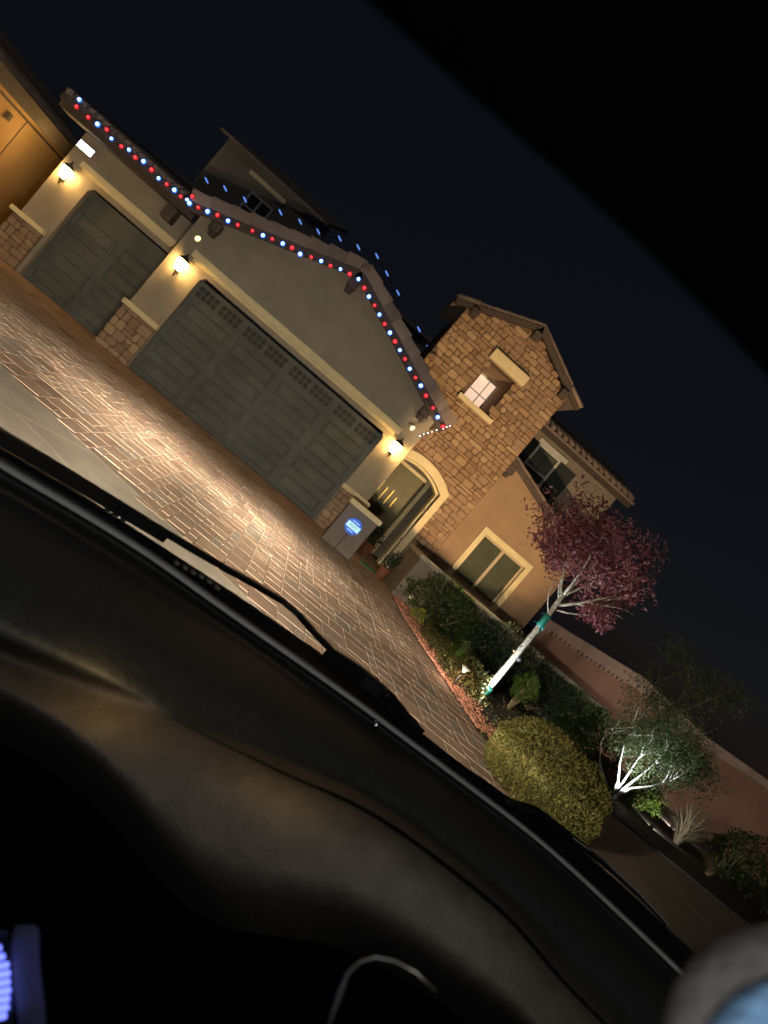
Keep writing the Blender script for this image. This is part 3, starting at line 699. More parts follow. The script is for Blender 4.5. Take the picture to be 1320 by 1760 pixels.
rk2 = [(626, 495, 'r'), (634, 510, 'b'), (644, 525, 'r'), (652, 541, 'b'), (661, 557, 'r'), (670, 572, 'b'), (679, 587, 'r'), (687, 602, 'b'), (696, 617, 'r'), (704, 634, 'b'), (714, 649, 'r'), (723, 663, 'b'), (732, 680, 'r'), (744, 701, 'r'), (752, 717, 'b'), (761, 733, 'r')]
S = lambda L: ([(a, b) for a, b, c in L], [c for a, b, c in L])
p_, c_ = S(eave); string("light_string", "red and blue string lights along the eave over the smaller garage door", p_, ye - .15, c_, group="red and blue holiday lights")
p_, c_ = S(rk1); string("light_string", "red and blue string lights along the long left slope of the garage gable", p_, YG - .40, c_, group="red and blue holiday lights")
p_, c_ = S(rk2); string("light_string", "red and blue string lights down the right slope of the garage gable beside the tower", p_, YG - .40, c_, group="red and blue holiday lights")
mini = [(773, 732), (767, 734), (761, 737), (750, 739), (742, 742), (735, 744), (728, 746), (721, 749)]
string("light_string", "short row of tiny white lights at the lower right end of the gable", mini, YG - .36, 'w' * len(mini), .45, group="tiny white lights")
dim = [(355, 310), (387, 324), (421, 343), (482, 365), (516, 381), (547, 398), (584, 410), (616, 425), (648, 440), (665, 470), (684, 503), (720, 566), (736, 598)]  # windscreen reflections of the gable bulbs, built as glowing dashes
string("light_string", "faint blue windscreen ghosts of the gable lights across the dark upper storey", dim, YU - .55, 'd' * len(dim), .8, group="faint blue windscreen ghosts")

# ------------------------------------------------------------------ low porch wall, patio wall, boundary wall
pw = thing("porch_wall", (1.78, 14.9, 0), "short grey stucco wall with cream cap behind the blue sign", "wall")
STUCCO_G = mat("grey_stucco", (.20, .175, .145), .92, .08, 3, .35, 90, stain=.12)
b = MB(); b.box(1.45, 2.13, 14.8, 15.05, 0, .87); part(b, "wall", STUCCO_G, pw)
b = MB(); b.bevbox(1.41, 2.17, 14.74, 15.11, .87, .97, .012); part(b, "wall_cap", TRIM, pw)
pt = thing("patio_wall", (5.7, 15, 0), "long low stucco patio wall with pale cap behind the hedge", "wall")
b = MB(); b.box(3.25, 8.3, 15.0, 15.2, 0, .9); b.box(3.25, 3.45, 15.2, 16.6, 0, .9); part(b, "wall", STUCCO_G, pt)
b = MB(); b.bevbox(3.19, 8.36, 14.93, 15.27, .9, 1.0, .012); b.bevbox(3.19, 3.51, 15.27, 16.6, .9, 1.0, .012); part(b, "wall_cap", mat("grey_cap", (.34, .31, .24), .85, .1, 6, .2, 90, stain=.15), pt)
bw_ = thing("boundary_wall", (10, 18, 0), "reddish boundary wall with paler toothed top band right of the house", "wall")
b = MB(); b.prism([(7.3, 0), (22, 0), (22, 2.2), (14.6, 2.0), (12.4, 1.75), (10.2, 1.78), (7.3, 1.47)], [], 18.0, 18.2); part(b, "wall", STUCCO_P, bw_)
b = MB(); b.prism([(7.25, 1.47), (10.2, 1.78), (12.4, 1.75), (12.4, 2.0), (10.2, 2.12), (7.25, 1.68)], [], 17.93, 18.25)
for i in range(19):
    x = 7.3 + i * .135; z = 1.47 + (x - 7.3) * .1069; b.box(x, x + .07, 17.9, 18.0, z - .07, z + .01)
b.prism([(12.4, 1.75), (14.6, 2.0), (22, 2.2), (22, 2.35), (14.6, 2.2), (12.4, 2.0)], [], 17.93, 18.25)
part(b, "wall_top_band", STUCCO_PL, bw_)  # paler band with small teeth along the wall top

# ------------------------------------------------------------------ security sign, porch things
sg = thing("security_sign", (1.75, 14.5, 0), "blue octagonal security sign with white band on a short stake", "sign")
b = MB(); b.box(1.738, 1.762, 14.5, 14.512, -.02, .45); part(b, "sign_post", FASCIA, sg)
sc_ = Vector((1.75, 14.49, .565)); b = MB()
oc = [(sc_.x + .172 * cos(R(22.5 + 45 * i)), sc_.z + .172 * sin(R(22.5 + 45 * i))) for i in range(8)]
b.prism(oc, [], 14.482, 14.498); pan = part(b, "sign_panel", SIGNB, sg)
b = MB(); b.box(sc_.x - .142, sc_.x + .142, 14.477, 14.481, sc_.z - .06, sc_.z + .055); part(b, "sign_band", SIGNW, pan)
def text(body, size, loc, m, parent, name="lettering"):
    cu = bpy.data.curves.new(name, 'FONT'); cu.body = body; cu.size = size; cu.extrude = .001; cu.align_x = 'CENTER'; cu.align_y = 'CENTER'
    tmp = bpy.data.objects.new(name, cu); COL.objects.link(tmp); dg = bpy.context.evaluated_depsgraph_get()
    me = bpy.data.meshes.new_from_object(tmp.evaluated_get(dg)); bpy.data.objects.remove(tmp)
    me.transform(Matrix.Rotation(R(90), 4, 'X')); me.materials.append(m)
    o = bpy.data.objects.new(name, me); COL.objects.link(o); o.location = Vector(loc) - base_of(parent); o.parent = parent; return o
text("ADT", .09, (sc_.x, 14.474, sc_.z), mat("pale_blue_ink", (.25, .55, .62), .5, .03, 9), pan)
b = MB()
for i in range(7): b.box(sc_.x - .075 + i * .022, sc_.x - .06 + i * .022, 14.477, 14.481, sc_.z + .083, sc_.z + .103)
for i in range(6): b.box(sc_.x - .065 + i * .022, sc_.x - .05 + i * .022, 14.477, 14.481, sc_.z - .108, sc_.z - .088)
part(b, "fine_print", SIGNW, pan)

dm = MB(); dm.bevbox(2.55, 3.05, 16.0, 16.35, 0, .025, .008); tag(dm.build("door_mat", MATG), "small green mat on the porch floor before the arch", "mat")

def leafquad(mb, p, size, asp=.5, dr=None, r=None, curl=.2):
    p = Vector(p)
    d = Vector((random.gauss(0, 1), random.gauss(0, 1), random.gauss(0, 1))).normalized() if dr is None else Vector(dr).normalized()
    a = d.cross(Vector((random.gauss(0, 1), random.gauss(0, 1), random.gauss(0, 1)))).normalized(); n = d.cross(a)
    L = size * random.uniform(.6, 1.35); W = L * asp
    mb.face([p - d * L * .5, p + a * W * .5 + n * L * curl * .3, p + d * L * .5, p - a * W * .5 + n * L * curl * .3], r=r)
def blob(mb, c, rad, n, size, asp=.5, shell=.55, flat=-9, clump=0, warp=.18, up=0, sq=2.0, cr=(.75, 1.12)):
    c = Vector(c); ph = [random.random() * 6.3 for _ in range(6)]; cl = []
    for _ in range(max(1, clump)):
        v = Vector((random.gauss(0, 1), random.gauss(0, 1), random.gauss(0, 1))).normalized(); cl.append((v, random.uniform(*cr), random.random()))
    i = 0; tries = 0
    while i < n and tries < n * 5:
        tries += 1
        v = Vector((random.gauss(0, 1), random.gauss(0, 1), random.gauss(0, 1))).normalized()
        k = 1 + warp * (sin(3 * v.x + ph[0]) * sin(3 * v.y + ph[1]) + .5 * sin(7 * v.z + ph[2] + 4 * v.x) + .4 * sin(11 * v.y + ph[3]))
        rr = random.random() ** (.4) if random.random() > shell else random.uniform(.82, 1.03)
        shade = random.random()
        if clump:
            q = max(cl, key=lambda t: t[0].dot(v)); k *= q[1]; shade = min(1, max(0, .5 * q[2] + .6 * random.random() - .05))
        if sq != 2.0:
            m_ = (abs(v.x) ** sq + abs(v.y) ** sq + abs(v.z) ** sq) ** (1 / sq); v = v / m_
        p = c + Vector((v.x * rad[0], v.y * rad[1], v.z * rad[2])) * rr * k
        if p.z < flat: continue
        dr = None
        if up: dr = (v * .6 + Vector((random.gauss(0, .4), random.gauss(0, .4), up)))
        leafquad(mb, p, size, asp, dr, shade); i += 1
def twigs(mb, base, tips, r0=.012, r1=.004, bend=.05):
    base = Vector(base)
    for t in tips:
        t = Vector(t); m1 = base.lerp(t, .35) + Vector((random.uniform(-bend, bend), random.uniform(-bend, bend), bend * .5)); m2 = base.lerp(t, .7) + Vector((random.uniform(-bend, bend), random.uniform(-bend, bend), bend * .6))
        mb.tube([base, m1, m2, t], [r0, r0 * .8, r0 * .5 + r1 * .5, r1], 6)
def shrub(name, label, cat, c, rad, n, size, lv, asp=.5, stems=6, group=None, **k):
    o = thing(name, (c[0], c[1], 0), label, cat, group)
    b = MB(); blob(b, c, rad, n, size, asp, flat=.01, **k); b.build("foliage", lv, o, base_of(o))
    b = MB(); tips = [(c[0] + random.uniform(-.7, .7) * rad[0], c[1] + random.uniform(-.7, .7) * rad[1], c[2] + random.uniform(.1, .6) * rad[2]) for _ in range(stems)]
    twigs(b, (c[0], c[1], -.02), tips, .016); part(b, "stem", STEM, o)
    return o
# pots by the porch
for (x, y, s, lab) in ((2.72, 17.9, 1.0, "dark potted plant at the foot of the arch"), (3.02, 15.9, .8, "small pot with plant beside the patio wall end")):
    o = thing("potted_plant", (x, y, 0), lab, "potted plant")
    b = MB(); b.lathe([(.10 * s, 0), (.12 * s, .03), (.16 * s, .28 * s), (.175 * s, .29 * s), (.175 * s, .33 * s), (.15 * s, .33 * s), (.14 * s, .28 * s)], (x, y, 0), 14); part(b, "pot", TERRA, o)
    b = MB(); blob(b, (x, y, .33 * s + .22 * s), (.2 * s, .2 * s, .28 * s), 260, .07, up=.8, flat=.2); b.build("foliage", LV_DARK, o, base_of(o))

# ------------------------------------------------------------------ garden
bed = MB(); edge = [(3.22, 14.95), (3.2, 12.9), (3.35, 11.5), (3.52, 10), (3.68, 8.6), (4.1, 7.9), (6.4, 10.35), (30, 10.35), (30, 17.9), (8.3, 17.9), (8.3, 14.95)]
tag(sheet("planting_bed", edge, .006, SOIL), kind='structure')
ch = MB(); rg = random.Random(3)
for _ in range(5200):
    y = rg.uniform(8.7, 14.7) if rg.random() < .85 else rg.uniform(12.5, 14.8); x = drive_r(y) + .03 + abs(rg.gauss(0, .26))
    if x > drive_r(y) + .8: continue
    L = rg.uniform(.02, .055); a = rg.uniform(0, pi); tl = rg.uniform(-.5, .5); z = .012 + rg.random() * .03
    d = Vector((cos(a), sin(a), tl * .5)) * L; s_ = Vector((-sin(a), cos(a), rg.uniform(-.4, .4))) * L * .4
    p = Vector((x, y, z)); ch.obox(p, d * .5, s_ * .5, Vector((0, 0, .004)))
tag(ch.build("wood_chips", CHIP), "reddish wood chips along the edge of the driveway", "wood chips", kind='stuff')
lt_ = MB()
for _ in range(2600):
    x, y = rg.uniform(3.6, 9), rg.uniform(8.4, 14.6)
    if y < 8 + (x - 4.1) * 1.0: continue
    leafquad(lt_, (x, y, .015 + rg.random() * .03), .05, .5, (rg.gauss(0, 1), rg.gauss(0, 1), .15))
tag(lt_.build("leaf_litter", LV_COVER), "scattered leaves on the dark planting bed", "fallen leaves", kind='stuff')

# clipped round bush near the pavement
o = thing("clipped_bush", (4.02, 7.25, 0), "large clipped round yellow green bush nearest the car", "bush")
b = MB(); blob(b, (3.97, 7.2, .28), (.66, .64, .46), 26000, .032, .5, .9, flat=.01, clump=90, warp=.02, sq=2.25, cr=(.95, 1.03))
b.build("foliage", LV_OLIVEBUSH, o, base_of(o))
b = MB(); twigs(b, (4.02, 7.25, -.02), [(4.0 + .52 * cos(a) * q, 7.22 + .52 * sin(a) * q, .25 + .33 * rg.random()) for a, q in [(i * .5, .5 + .5 * rg.random()) for i in range(22)]], .014, .004); part(b, "stem", STEM, o)
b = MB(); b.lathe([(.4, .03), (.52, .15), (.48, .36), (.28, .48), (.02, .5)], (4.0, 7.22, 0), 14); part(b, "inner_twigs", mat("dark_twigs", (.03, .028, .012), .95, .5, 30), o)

# hedge plants before the patio wall
shrub("hedge_shrub", "large leafy green shrub spilling over the left end of the patio wall", "shrub", (4.15, 14.2, .47), (.80, .62, .52), 3400, .085, LV_HEDGE, .45, 10, "shrubs before the patio wall", clump=26, up=.2)
shrub("hedge_shrub", "dark bluish shrub in the middle of the patio wall", "shrub", (5.35, 14.25, .48), (.85, .62, .50), 3200, .075, LV_DARK, .45, 10, "shrubs before the patio wall", clump=26, up=.2)
shrub("hedge_shrub", "dark shrub behind the slim tree trunk below the patio wall cap", "shrub", (6.6, 14.25, .48), (.85, .6, .50), 3000, .075, LV_DARK, .45, 8, "shrubs before the patio wall", clump=22, up=.2)
shrub("hedge_shrub", "dark shrub at the right end of the patio wall", "shrub", (7.85, 14.15, .50), (.85, .6, .52), 2800, .08, LV_HEDGE, .45, 8, "shrubs before the patio wall", clump=22, up=.2)
shrub("small_shrub", "small bright yellow green shrub by the white path light near the porch", "shrub", (3.62, 13.75, .13), (.17, .16, .14), 170, .06, LV_YG, .55, 4)
shrub("ground_cover_shrub", "low olive brown shrub beside the white path light on the chips", "shrub", (3.95, 10.75, .14), (.46, .75, .24), 2100, .05, LV_COVER, .5, 8, clump=16)
shrub("ground_cover_shrub", "low spreading green shrub between the chips and the hedge", "shrub", (3.75, 12.2, .12), (.35, .6, .20), 1100, .05, LV_COVER, .5, 6, clump=12)
shrub("upright_shrub", "small upright green shrub right of the lit tree trunk", "shrub", (5.45, 12.3, .47), (.27, .25, .30), 900, .07, LV_BRIGHT, .35, 10, clump=12, up=1.3)
shrub("round_shrub", "bright green round shrub lit beside the white stemmed tree", "shrub", (8.75, 12.9, .34), (.40, .36, .34), 1500, .06, LV_BRIGHT, .55, 6, clump=14)
shrub("bed_shrub", "dark low shrub in the bed left of the white stemmed tree", "shrub", (6.9, 12.75, .33), (.55, .45, .34), 1400, .06, LV_HEDGE, .45, 6, clump=14)
shrub("bed_shrub", "dark green shrub at the far right in front of the boundary wall", "shrub", (11.2, 13.1, .50), (.8, .6, .55), 2000, .08, LV_HEDGE, .5, 8, clump=18)
shrub("bed_shrub", "dark shrub cut by the right edge beyond the dry grass", "shrub", (12.4, 12.4, .45), (.8, .6, .5), 1500, .08, LV_DARK, .5, 8, clump=18)
# spiky grass clumps
def grass(label, c, h, sp, n, lv, cat="grass clump", wd=.012):
    o = thing("grass_clump", (c[0], c[1], 0), label, cat); b = MB()
    for _ in range(n):
        a = random.uniform(0, 2 * pi); l = h * random.uniform(.6, 1.1); s_ = sp * random.uniform(.2, 1); p0 = Vector((c[0] + .06 * sp * cos(a), c[1] + .06 * sp * sin(a), 0)); sd = Vector((-sin(a), cos(a), 0)) * wd * random.uniform(.6, 1.3)
        pr_ = p0; r_ = random.random()
        for k in range(1, 5):
            t = k / 4; wob = Vector((random.gauss(0, 1), random.gauss(0, 1), random.gauss(0, .5))) * .035 * l * t; q = p0 + wob + Vector((cos(a) * s_ * t ** 1.6, sin(a) * s_ * t ** 1.6, l * (t - (.28 + .35 * r_) * t * t * min(1.4, s_ / h)))); w0, w1 = 1 - (k - 1) / 4, 1 - k / 4
            b.face([pr_ - sd * w0, pr_ + sd * w0, q + sd * (w1 + .05), q - sd * (w1 + .05)], r=r_); pr_ = q
    b.build("blades", lv, o, base_of(o)); b = MB(); b.lathe([(.06 * sp + .02, -.02), (.05 * sp + .02, .05), (.01, .08)], (c[0], c[1], 0), 8); part(b, "root_clump", STEM, o); return o
grass("green spiky grass clump behind the path light on the chips", (3.85, 11.35), .62, .42, 110, LV_BRIGHT)
grass("large dry pale grass clump right of the bright green shrub", (9.75, 12.75), .95, .80, 330, LV_DRY, wd=.014)
grass("smaller dry grass clump at the kerb below the larger one", (10.0, 12.0), .5, .5, 160, LV_DRY, wd=.012)

# slim plum tree with pale trunk and green ties
def tree_trunk(mb, pts, rad, n=10): mb.tube(pts, rad, n)
t = thing("plum_tree", (4.36, 10.8, 0), "slim purple leaved tree with brightly lit pale trunk and green ties", "tree")
b = MB(); b.tube([(4.36, 10.8, -.05), (4.36, 10.8, .15), (4.355, 10.8, .7), (4.34, 10.8, 1.3), (4.32, 10.8, 1.75), (4.30, 10.8, 1.95), (4.33, 10.82, 2.3), (4.36, 10.85, 2.8)], [.060, .052, .046, .042, .038, .036, .026, .012], 12)
br = [((4.31, 10.8, 1.78), (4.62, 10.75, 2.12), (5.0, 10.7, 2.55), .024), ((4.31, 10.8, 1.9), (4.08, 10.75, 2.2), (3.85, 10.75, 2.6), .02), ((4.33, 10.8, 2.0), (4.55, 10.9, 2.4), (4.8, 11.0, 3.0), .02),
      ((4.32, 10.8, 1.62), (4.08, 10.7, 1.85), (3.98, 10.68, 2.06), .008), ((4.31, 10.8, 1.95), (4.2, 10.6, 2.4), (4.05, 10.5, 3.0), .018), ((4.34, 10.8, 2.2), (4.42, 10.9, 2.8), (4.4, 11, 3.4), .016), ((4.32, 10.8, 1.72), (4.75, 10.9, 1.93), (5.05, 10.9, 2.1), .014),
      ((4.3, 10.8, 1.88), (4.12, 10.72, 2.05), (4.05, 10.7, 2.25), .010), ((4.5, 10.78, 1.98), (4.85, 10.8, 2.2), (5.15, 10.85, 2.5), .012), ((4.3, 10.8, 1.9), (4.18, 10.9, 2.12), (4.12, 10.95, 2.3), .009)]
br += [((4.62, 10.75, 2.12), (4.95, 10.72, 2.3), (5.28, 10.7, 2.42), .012), ((4.8, 10.72, 2.3), (5.05, 10.7, 2.6), (5.2, 10.7, 2.9), .010), ((4.75, 10.86, 1.95), (5.0, 10.8, 2.18), (5.22, 10.75, 2.28), .009), ((4.85, 10.74, 2.38), (4.9, 10.65, 2.7), (5.0, 10.6, 3.0), .010)]
for a_, m_, e_, r_ in br: b.tube([a_, Vector(a_).lerp(Vector(m_), .5) + Vector((0, 0, -.015)), m_, Vector(m_).lerp(Vector(e_), .5) + Vector((0, 0, .03)), e_], [r_, r_ * .9, r_ * .75, r_ * .5, r_ * .25], 7)
part(b, "trunk", BARK, t)
b = MB()
blob(b, (4.22, 10.85, 2.78), (.88, .85, .74), 5200, .07, .42, .3, warp=.3, clump=34)
blob(b, (3.82, 10.8, 2.6), (.45, .5, .45), 2000, .07, .42, .35, warp=.3, clump=14)
blob(b, (4.95, 10.95, 2.75), (.40, .45, .58), 1700, .07, .42, .3, warp=.3, clump=14)
blob(b, (4.88, 10.8, 2.08), (.27, .28, .20), 1000, .065, .42, .4, warp=.3, clump=8)
b.build("crown", LV_RED, t, base_of(t))
for (z0, z1, s) in ((.13, .27, .062), (1.40, 1.62, .047)):
    b = MB(); b.lathe([(s, z0), (s + .012, z0 + .02), (s + .005, (z0 + z1) / 2), (s + .013, z1 - .02), (s, z1)], (4.355 if z0 < 1 else 4.335, 10.8, 0), 10)
    for q in range(7):
        a = random.uniform(0, 6.28); p = Vector((4.35 + s * cos(a), 10.8 + s * sin(a), random.uniform(z0, z1))); e = p + Vector((cos(a) * .08, sin(a) * .08, random.uniform(-.1, .04)))
        b.bar(p, e, .025, .004)
    part(b, "tie", TIE, t)

# multi stemmed olive, lit from below, and the trees beyond
def multi_tree(name, label, base, stems, crowns, lv, bark, lsize=.06, r0=.024, group=None):
    t = thing(name, (base[0], base[1], 0), label, "tree", group); b = MB()
    for s in stems:
        p = [Vector(base) + Vector(q) for q in s]; k = len(p); b.tube(p, [r0 * (1 - .75 * i / (k - 1)) for i in range(k)], 8)
        e = p[-1]; m_ = p[-2]
        for _ in range(5):
            st = m_.lerp(e, random.random()); d = Vector((random.gauss(0, .2), random.gauss(0, .2), random.uniform(.15, .5))); b.tube([st, st + d * .5 + Vector((.02, 0, 0)), st + d], [.012, .008, .003], 5)
    part(b, "trunk", bark, t)
    b = MB()
    for c, rad, n in crowns: blob(b, Vector(base) + Vector(c), rad, n, lsize, .32, .3, warp=.35, clump=18, flat=.05)
    b.build("crown", lv, t, base_of(t)); return t
multi_tree("olive_tree", "multi stemmed olive tree with white lit stems", (7.85, 12.2, 0),
           [[(0, 0, -.05), (-.08, 0, .25), (-.3, -.05, .5), (-.5, -.05, .85), (-.6, 0, 1.2)], [(-.03, 0, -.05), (-.3, -.05, .12), (-.62, -.1, .3), (-.85, -.1, .6), (-.92, -.1, .85)], [(.03, 0, -.05), (.1, 0, .35), (.22, .05, .75), (.3, .1, 1.3)], [(0, .03, -.05), (.02, .05, .3), (-.02, .08, .7), (-.05, .1, 1.2)], [(.04, 0, -.05), (.16, 0, .3), (.42, 0, .55), (.75, .05, .95)]],
           [((-.55, 0, .95), (.5, .5, .42), 1500), ((.05, .05, 1.15), (.62, .6, .55), 2300), ((.62, .1, 1.15), (.5, .5, .5), 1500), ((.1, .1, 1.65), (.55, .5, .35), 1100), ((-.1, .15, 1.45), (.95, .6, .5), 1900), ((.9, .2, 1.25), (.6, .5, .5), 1500), ((.4, .3, .75), (.7, .4, .4), 1300)], LV_SILVER, BARKO)
multi_tree("tall_tree", "loose tree standing up into the dark sky behind the olive", (9.6, 15.6, 0),
           [[(0, 0, -.05), (.0, 0, .8), (.1, 0, 1.6), (.2, 0, 2.6)], [(0, 0, .8), (-.2, .1, 1.5), (-.5, .1, 2.3)], [(.1, 0, 1.5), (.5, 0, 2.2), (.9, 0, 3.0)]],
           [((-.2, 0, 2.0), (.7, .6, .55), 1300), ((.45, 0, 2.75), (.6, .5, .5), 900), ((1.1, 0, 2.9), (.45, .4, .4), 500), ((-.55, 0, 2.85), (.5, .4, .4), 500)], LV_SILVER, STEM, .085, .05)
multi_tree("bed_tree", "dark dense small tree between the olive and the boundary wall", (9.3, 14.2, 0),
           [[(0, 0, -.05), (.05, 0, .5), (.1, 0, 1.1)], [(0, 0, .2), (-.3, 0, .7), (-.5, 0, 1.2)], [(.05, 0, .4), (.4, 0, .9), (.6, 0, 1.3)]],
           [((0, 0, 1.2), (.85, .6, .6), 2300), ((.7, 0, 1.25), (.55, .5, .5), 1100)], LV_DARK, STEM, .08, .04)
# dark shrub far left
shrub("dark_bush", "dark round bush against the ochre wall at the left edge", "bush", (-8.15, 16.9, .55), (.55, .5, .6), 1500, .07, LV_DARK, .5, 6, clump=14)

# ------------------------------------------------------------------ garden lamps
def path_light(x, y, h, label, on=1.0):
    t = thing("path_light", (x, y, 0), label, "path light", "small white capped path lights")
    b = MB(); b.tube([(x, y, -.03), (x, y, h - .06)], .011, 8); part(b, "stake", IRON, t)
    b = MB(); b.lathe([(.018, h - .07), (.026, h - .03), (.07, h - .012), (.072, h), (.05, h + .012), (.004, h + .018)], (x, y, 0), 14); part(b, "lamp_cap", WHITEP, t)
    point("path_lamp", (x, y - .0, h - .11), on, (1.0, .62, .40), .02, t)
    return t
path_light(3.62, 10.0, .34, "white capped path light standing in the wood chips", 9.0)
path_light(3.44, 14.35, .29, "white capped path light near the end of the patio wall", 3.5)
def ground_spot(x, y, label, aim, energy, col, ang, h=.06, size=.03, blend=.6, tilt=None):
    t = thing("ground_spotlight", (x, y, 0), label, "spotlight", "spotlights on the ground")
    d = (Vector(aim) - Vector((x, y, h))).normalized(); p = Vector((x, y, h))
    b = MB(); b.lathe([(.02, -.10), (.035, -.09), (.042, 0), (.042, .02), (.036, .02)], p, 12, 0, d); part(b, "lamp_housing", STEEL, t)
    b = MB(); b.tube([(x, y, -.05), (x, y, h - .02)], .012, 6); part(b, "stake", IRON, t)
    spot("uplight", p + d * .03, aim, energy, col, ang, blend, size, t); return t
ground_spot(4.30, 10.56, "small spotlight at the foot of the slim tree", (4.35, 10.84, 1.6), 270, (.86, .95, 1.0), 120, .05, blend=1.0)
ground_spot(7.72, 11.90, "small spotlight under the white stemmed olive tree", (7.85, 12.35, .9), 150, (.90, .95, 1.0), 100, .05)
ground_spot(3.22, 14.62, "small round grey spotlight at the left end of the patio wall", (3.0, 19, 3.5), 1.0, (1, .72, .4), 60, .12)
ground_spot(8.75, 12.15, "small spotlight before the dry grass by the kerb", (10.4, 14.2, .9), 35, (1.0, .93, .80), 120, .05)
ground_spot(10.7, 14.4, "small added spotlight behind the dry grass brightening the boundary wall", (12.6, 18, 1.5), 110, (1.0, .88, .74), 130, .06)  # hidden spot added to brighten the boundary wall
# warm shielded flood on a stake behind the slim trunk, washing the tower and the wing
gf = ground_spot(4.54, 11.16, "small shielded floodlight on a stake behind the slim trunk", (4.0, 19, 3.6), 1800, (1.0, .64, .32), 56, .85, .004, .5)
b = MB(); b.obox((4.53, 11.34, .867 - .015), (.05, 0, 0), (0, .003, 0), (0, 0, .015)); b.box(4.53, 4.545, 11.2, 11.34, .83, .838); part(b, "glare_shield", LINER, gf)

# ------------------------------------------------------------------ the car we look out of
HD = R(-5); CF = Vector((sin(HD), cos(HD), 0)); CR = Vector((cos(HD), -sin(HD), 0)); CO = Vector((.36, 0, 0))
def cp(r, f, z): return CO + CR * r + CF * f + Vector((0, 0, z))
car = thing("car", CO, "dark car interior with dashboard, wiper and windscreen edge in the foreground", "car")
def poly(pts, t):
    """point at parameter t in 0..1 along a polyline measured in x"""
    xs = [p[0] for p in pts]; x = xs[0] + (xs[-1] - xs[0]) * t
    for i in range(len(pts) - 1):
        if x <= pts[i + 1][0] or i == len(pts) - 2:
            a, b = pts[i], pts[i + 1]; k = (x - a[0]) / (b[0] - a[0]); return x, a[1] + (b[1] - a[1]) * k
def smooth_mesh(name, rows, m, parent, th=None, sub=2):
    nr, nc = len(rows), len(rows[0]); b = MB()
    v = [p for r_ in rows for p in r_]; f = [(i * nc + j, i * nc + j + 1, (i + 1) * nc + j + 1, (i + 1) * nc + j) for i in range(nr - 1) for j in range(nc - 1)]
    b.mesh(v, f, 0, .5, True); o = b.build(name, m, parent, base_of(parent))
    if sub: s_ = o.modifiers.new("smooth", 'SUBSURF'); s_.levels = sub; s_.render_levels = sub
    if th: s_ = o.modifiers.new("thickness", 'SOLIDIFY'); s_.thickness = th; s_.offset = -1
    return o
NC = 24
A_ = [(-260, 640), (0, 806), (136, 884), (261, 962), (373, 1044), (560, 1174), (643, 1234), (939, 1456), (1137, 1644), (1500, 2000)]
A2 = [(-260, 626), (0, 792), (136, 870), (261, 950), (373, 1033), (560, 1164), (643, 1225), (939, 1449), (1137, 1636), (1500, 1990)]
B0 = [(-300, 655), (0, 826), (148, 912), (297, 1003), (424, 1092), (560, 1192), (734, 1322), (904, 1455), (1060, 1600), (1440, 1990)]
B_ = [(-330, 680), (0, 852), (148, 949), (297, 1047), (424, 1115), (560, 1218), (734, 1340), (904, 1474), (1018, 1574), (1400, 1960)]
B2 = [(-360, 720), (0, 900), (148, 1000), (297, 1095), (424, 1165), (560, 1262), (734, 1385), (880, 1500), (1000, 1600), (1380, 1970)]
C_ = [(-420, 900), (0, 1090), (180, 1160), (400, 1262), (500, 1310), (603, 1350), (700, 1408), (780, 1471), (882, 1551), (960, 1640), (1330, 2010)]
C2 = [(-420, 918), (0, 1106), (180, 1174), (400, 1274), (500, 1322), (603, 1358), (700, 1415), (780, 1478), (882, 1558), (958, 1650), (1325, 2020)]
def row(pl, z=None, d=None):
    out = []
    for j in range(NC + 1):
        x, y = poly(pl, j / NC); out.append(at_z(x, y, z) if z is not None else at_d(x, y, d))
    return out
D0 = [(-420, 930), (0, 1118), (180, 1186), (400, 1284), (500, 1334), (603, 1372), (700, 1430), (780, 1494), (882, 1574), (950, 1666), (1320, 2036)]
D1 = [(-420, 960), (0, 1150), (180, 1240), (400, 1370), (500, 1420), (603, 1450), (700, 1500), (780, 1560), (880, 1640), (940, 1730), (1310, 2060)]
D2 = [(-420, 1010), (60, 1215), (200, 1330), (330, 1500), (450, 1530), (560, 1535), (700, 1600), (780, 1660), (860, 1710), (930, 1780), (1300, 2100)]
D3 = [(-420, 1400), (60, 1500), (200, 1620), (330, 1700), (450, 1720), (560, 1740), (700, 1800), (780, 1860), (860, 1910), (930, 1980), (1300, 2300)]
rowC = row(C_, 1.085)
def lerp_rows(a, b, k): return [p.lerp(q, k) for p, q in zip(a, b)]
r0, r1, r2 = row(D0, d=.80), row(D1, d=.765), row(D2, d=.745)
dash = smooth_mesh("dashboard", [row(A_, 1.085), row(B0, 1.062), row(B_, 1.102), row(B2, 1.103), lerp_rows(row(B2, 1.105), rowC, .6), rowC, lerp_rows(rowC, r0, .5), r0], DASH, car)
smooth_mesh("dash_panel", [lerp_rows(rowC, r0, .5), r0, r1, lerp_rows(r1, r2, .6), r2, row([(x - 8, y + 40) for x, y in D2], d=.80), row([(x - 8, y + 110) for x, y in D2], d=.95)], DASHB, car)
smooth_mesh("footwell_dark", [row([(x - 6, y - 20) for x, y in D2], d=.90), row(D3, d=.85), row([(x - 200, y + 500) for x, y in D3], d=.7), row([(x - 500, y + 1200) for x, y in D3], d=.5)], LINER, car)  # near-black sheet in place of the unlit footwell
# bright edge of the pad rim
def tube_px(name, pts, d, rad, m, parent, n=6):
    b = MB(); b.tube([at_d(x, y, d) for x, y in pts], rad, n); return part(b, name, m, parent)
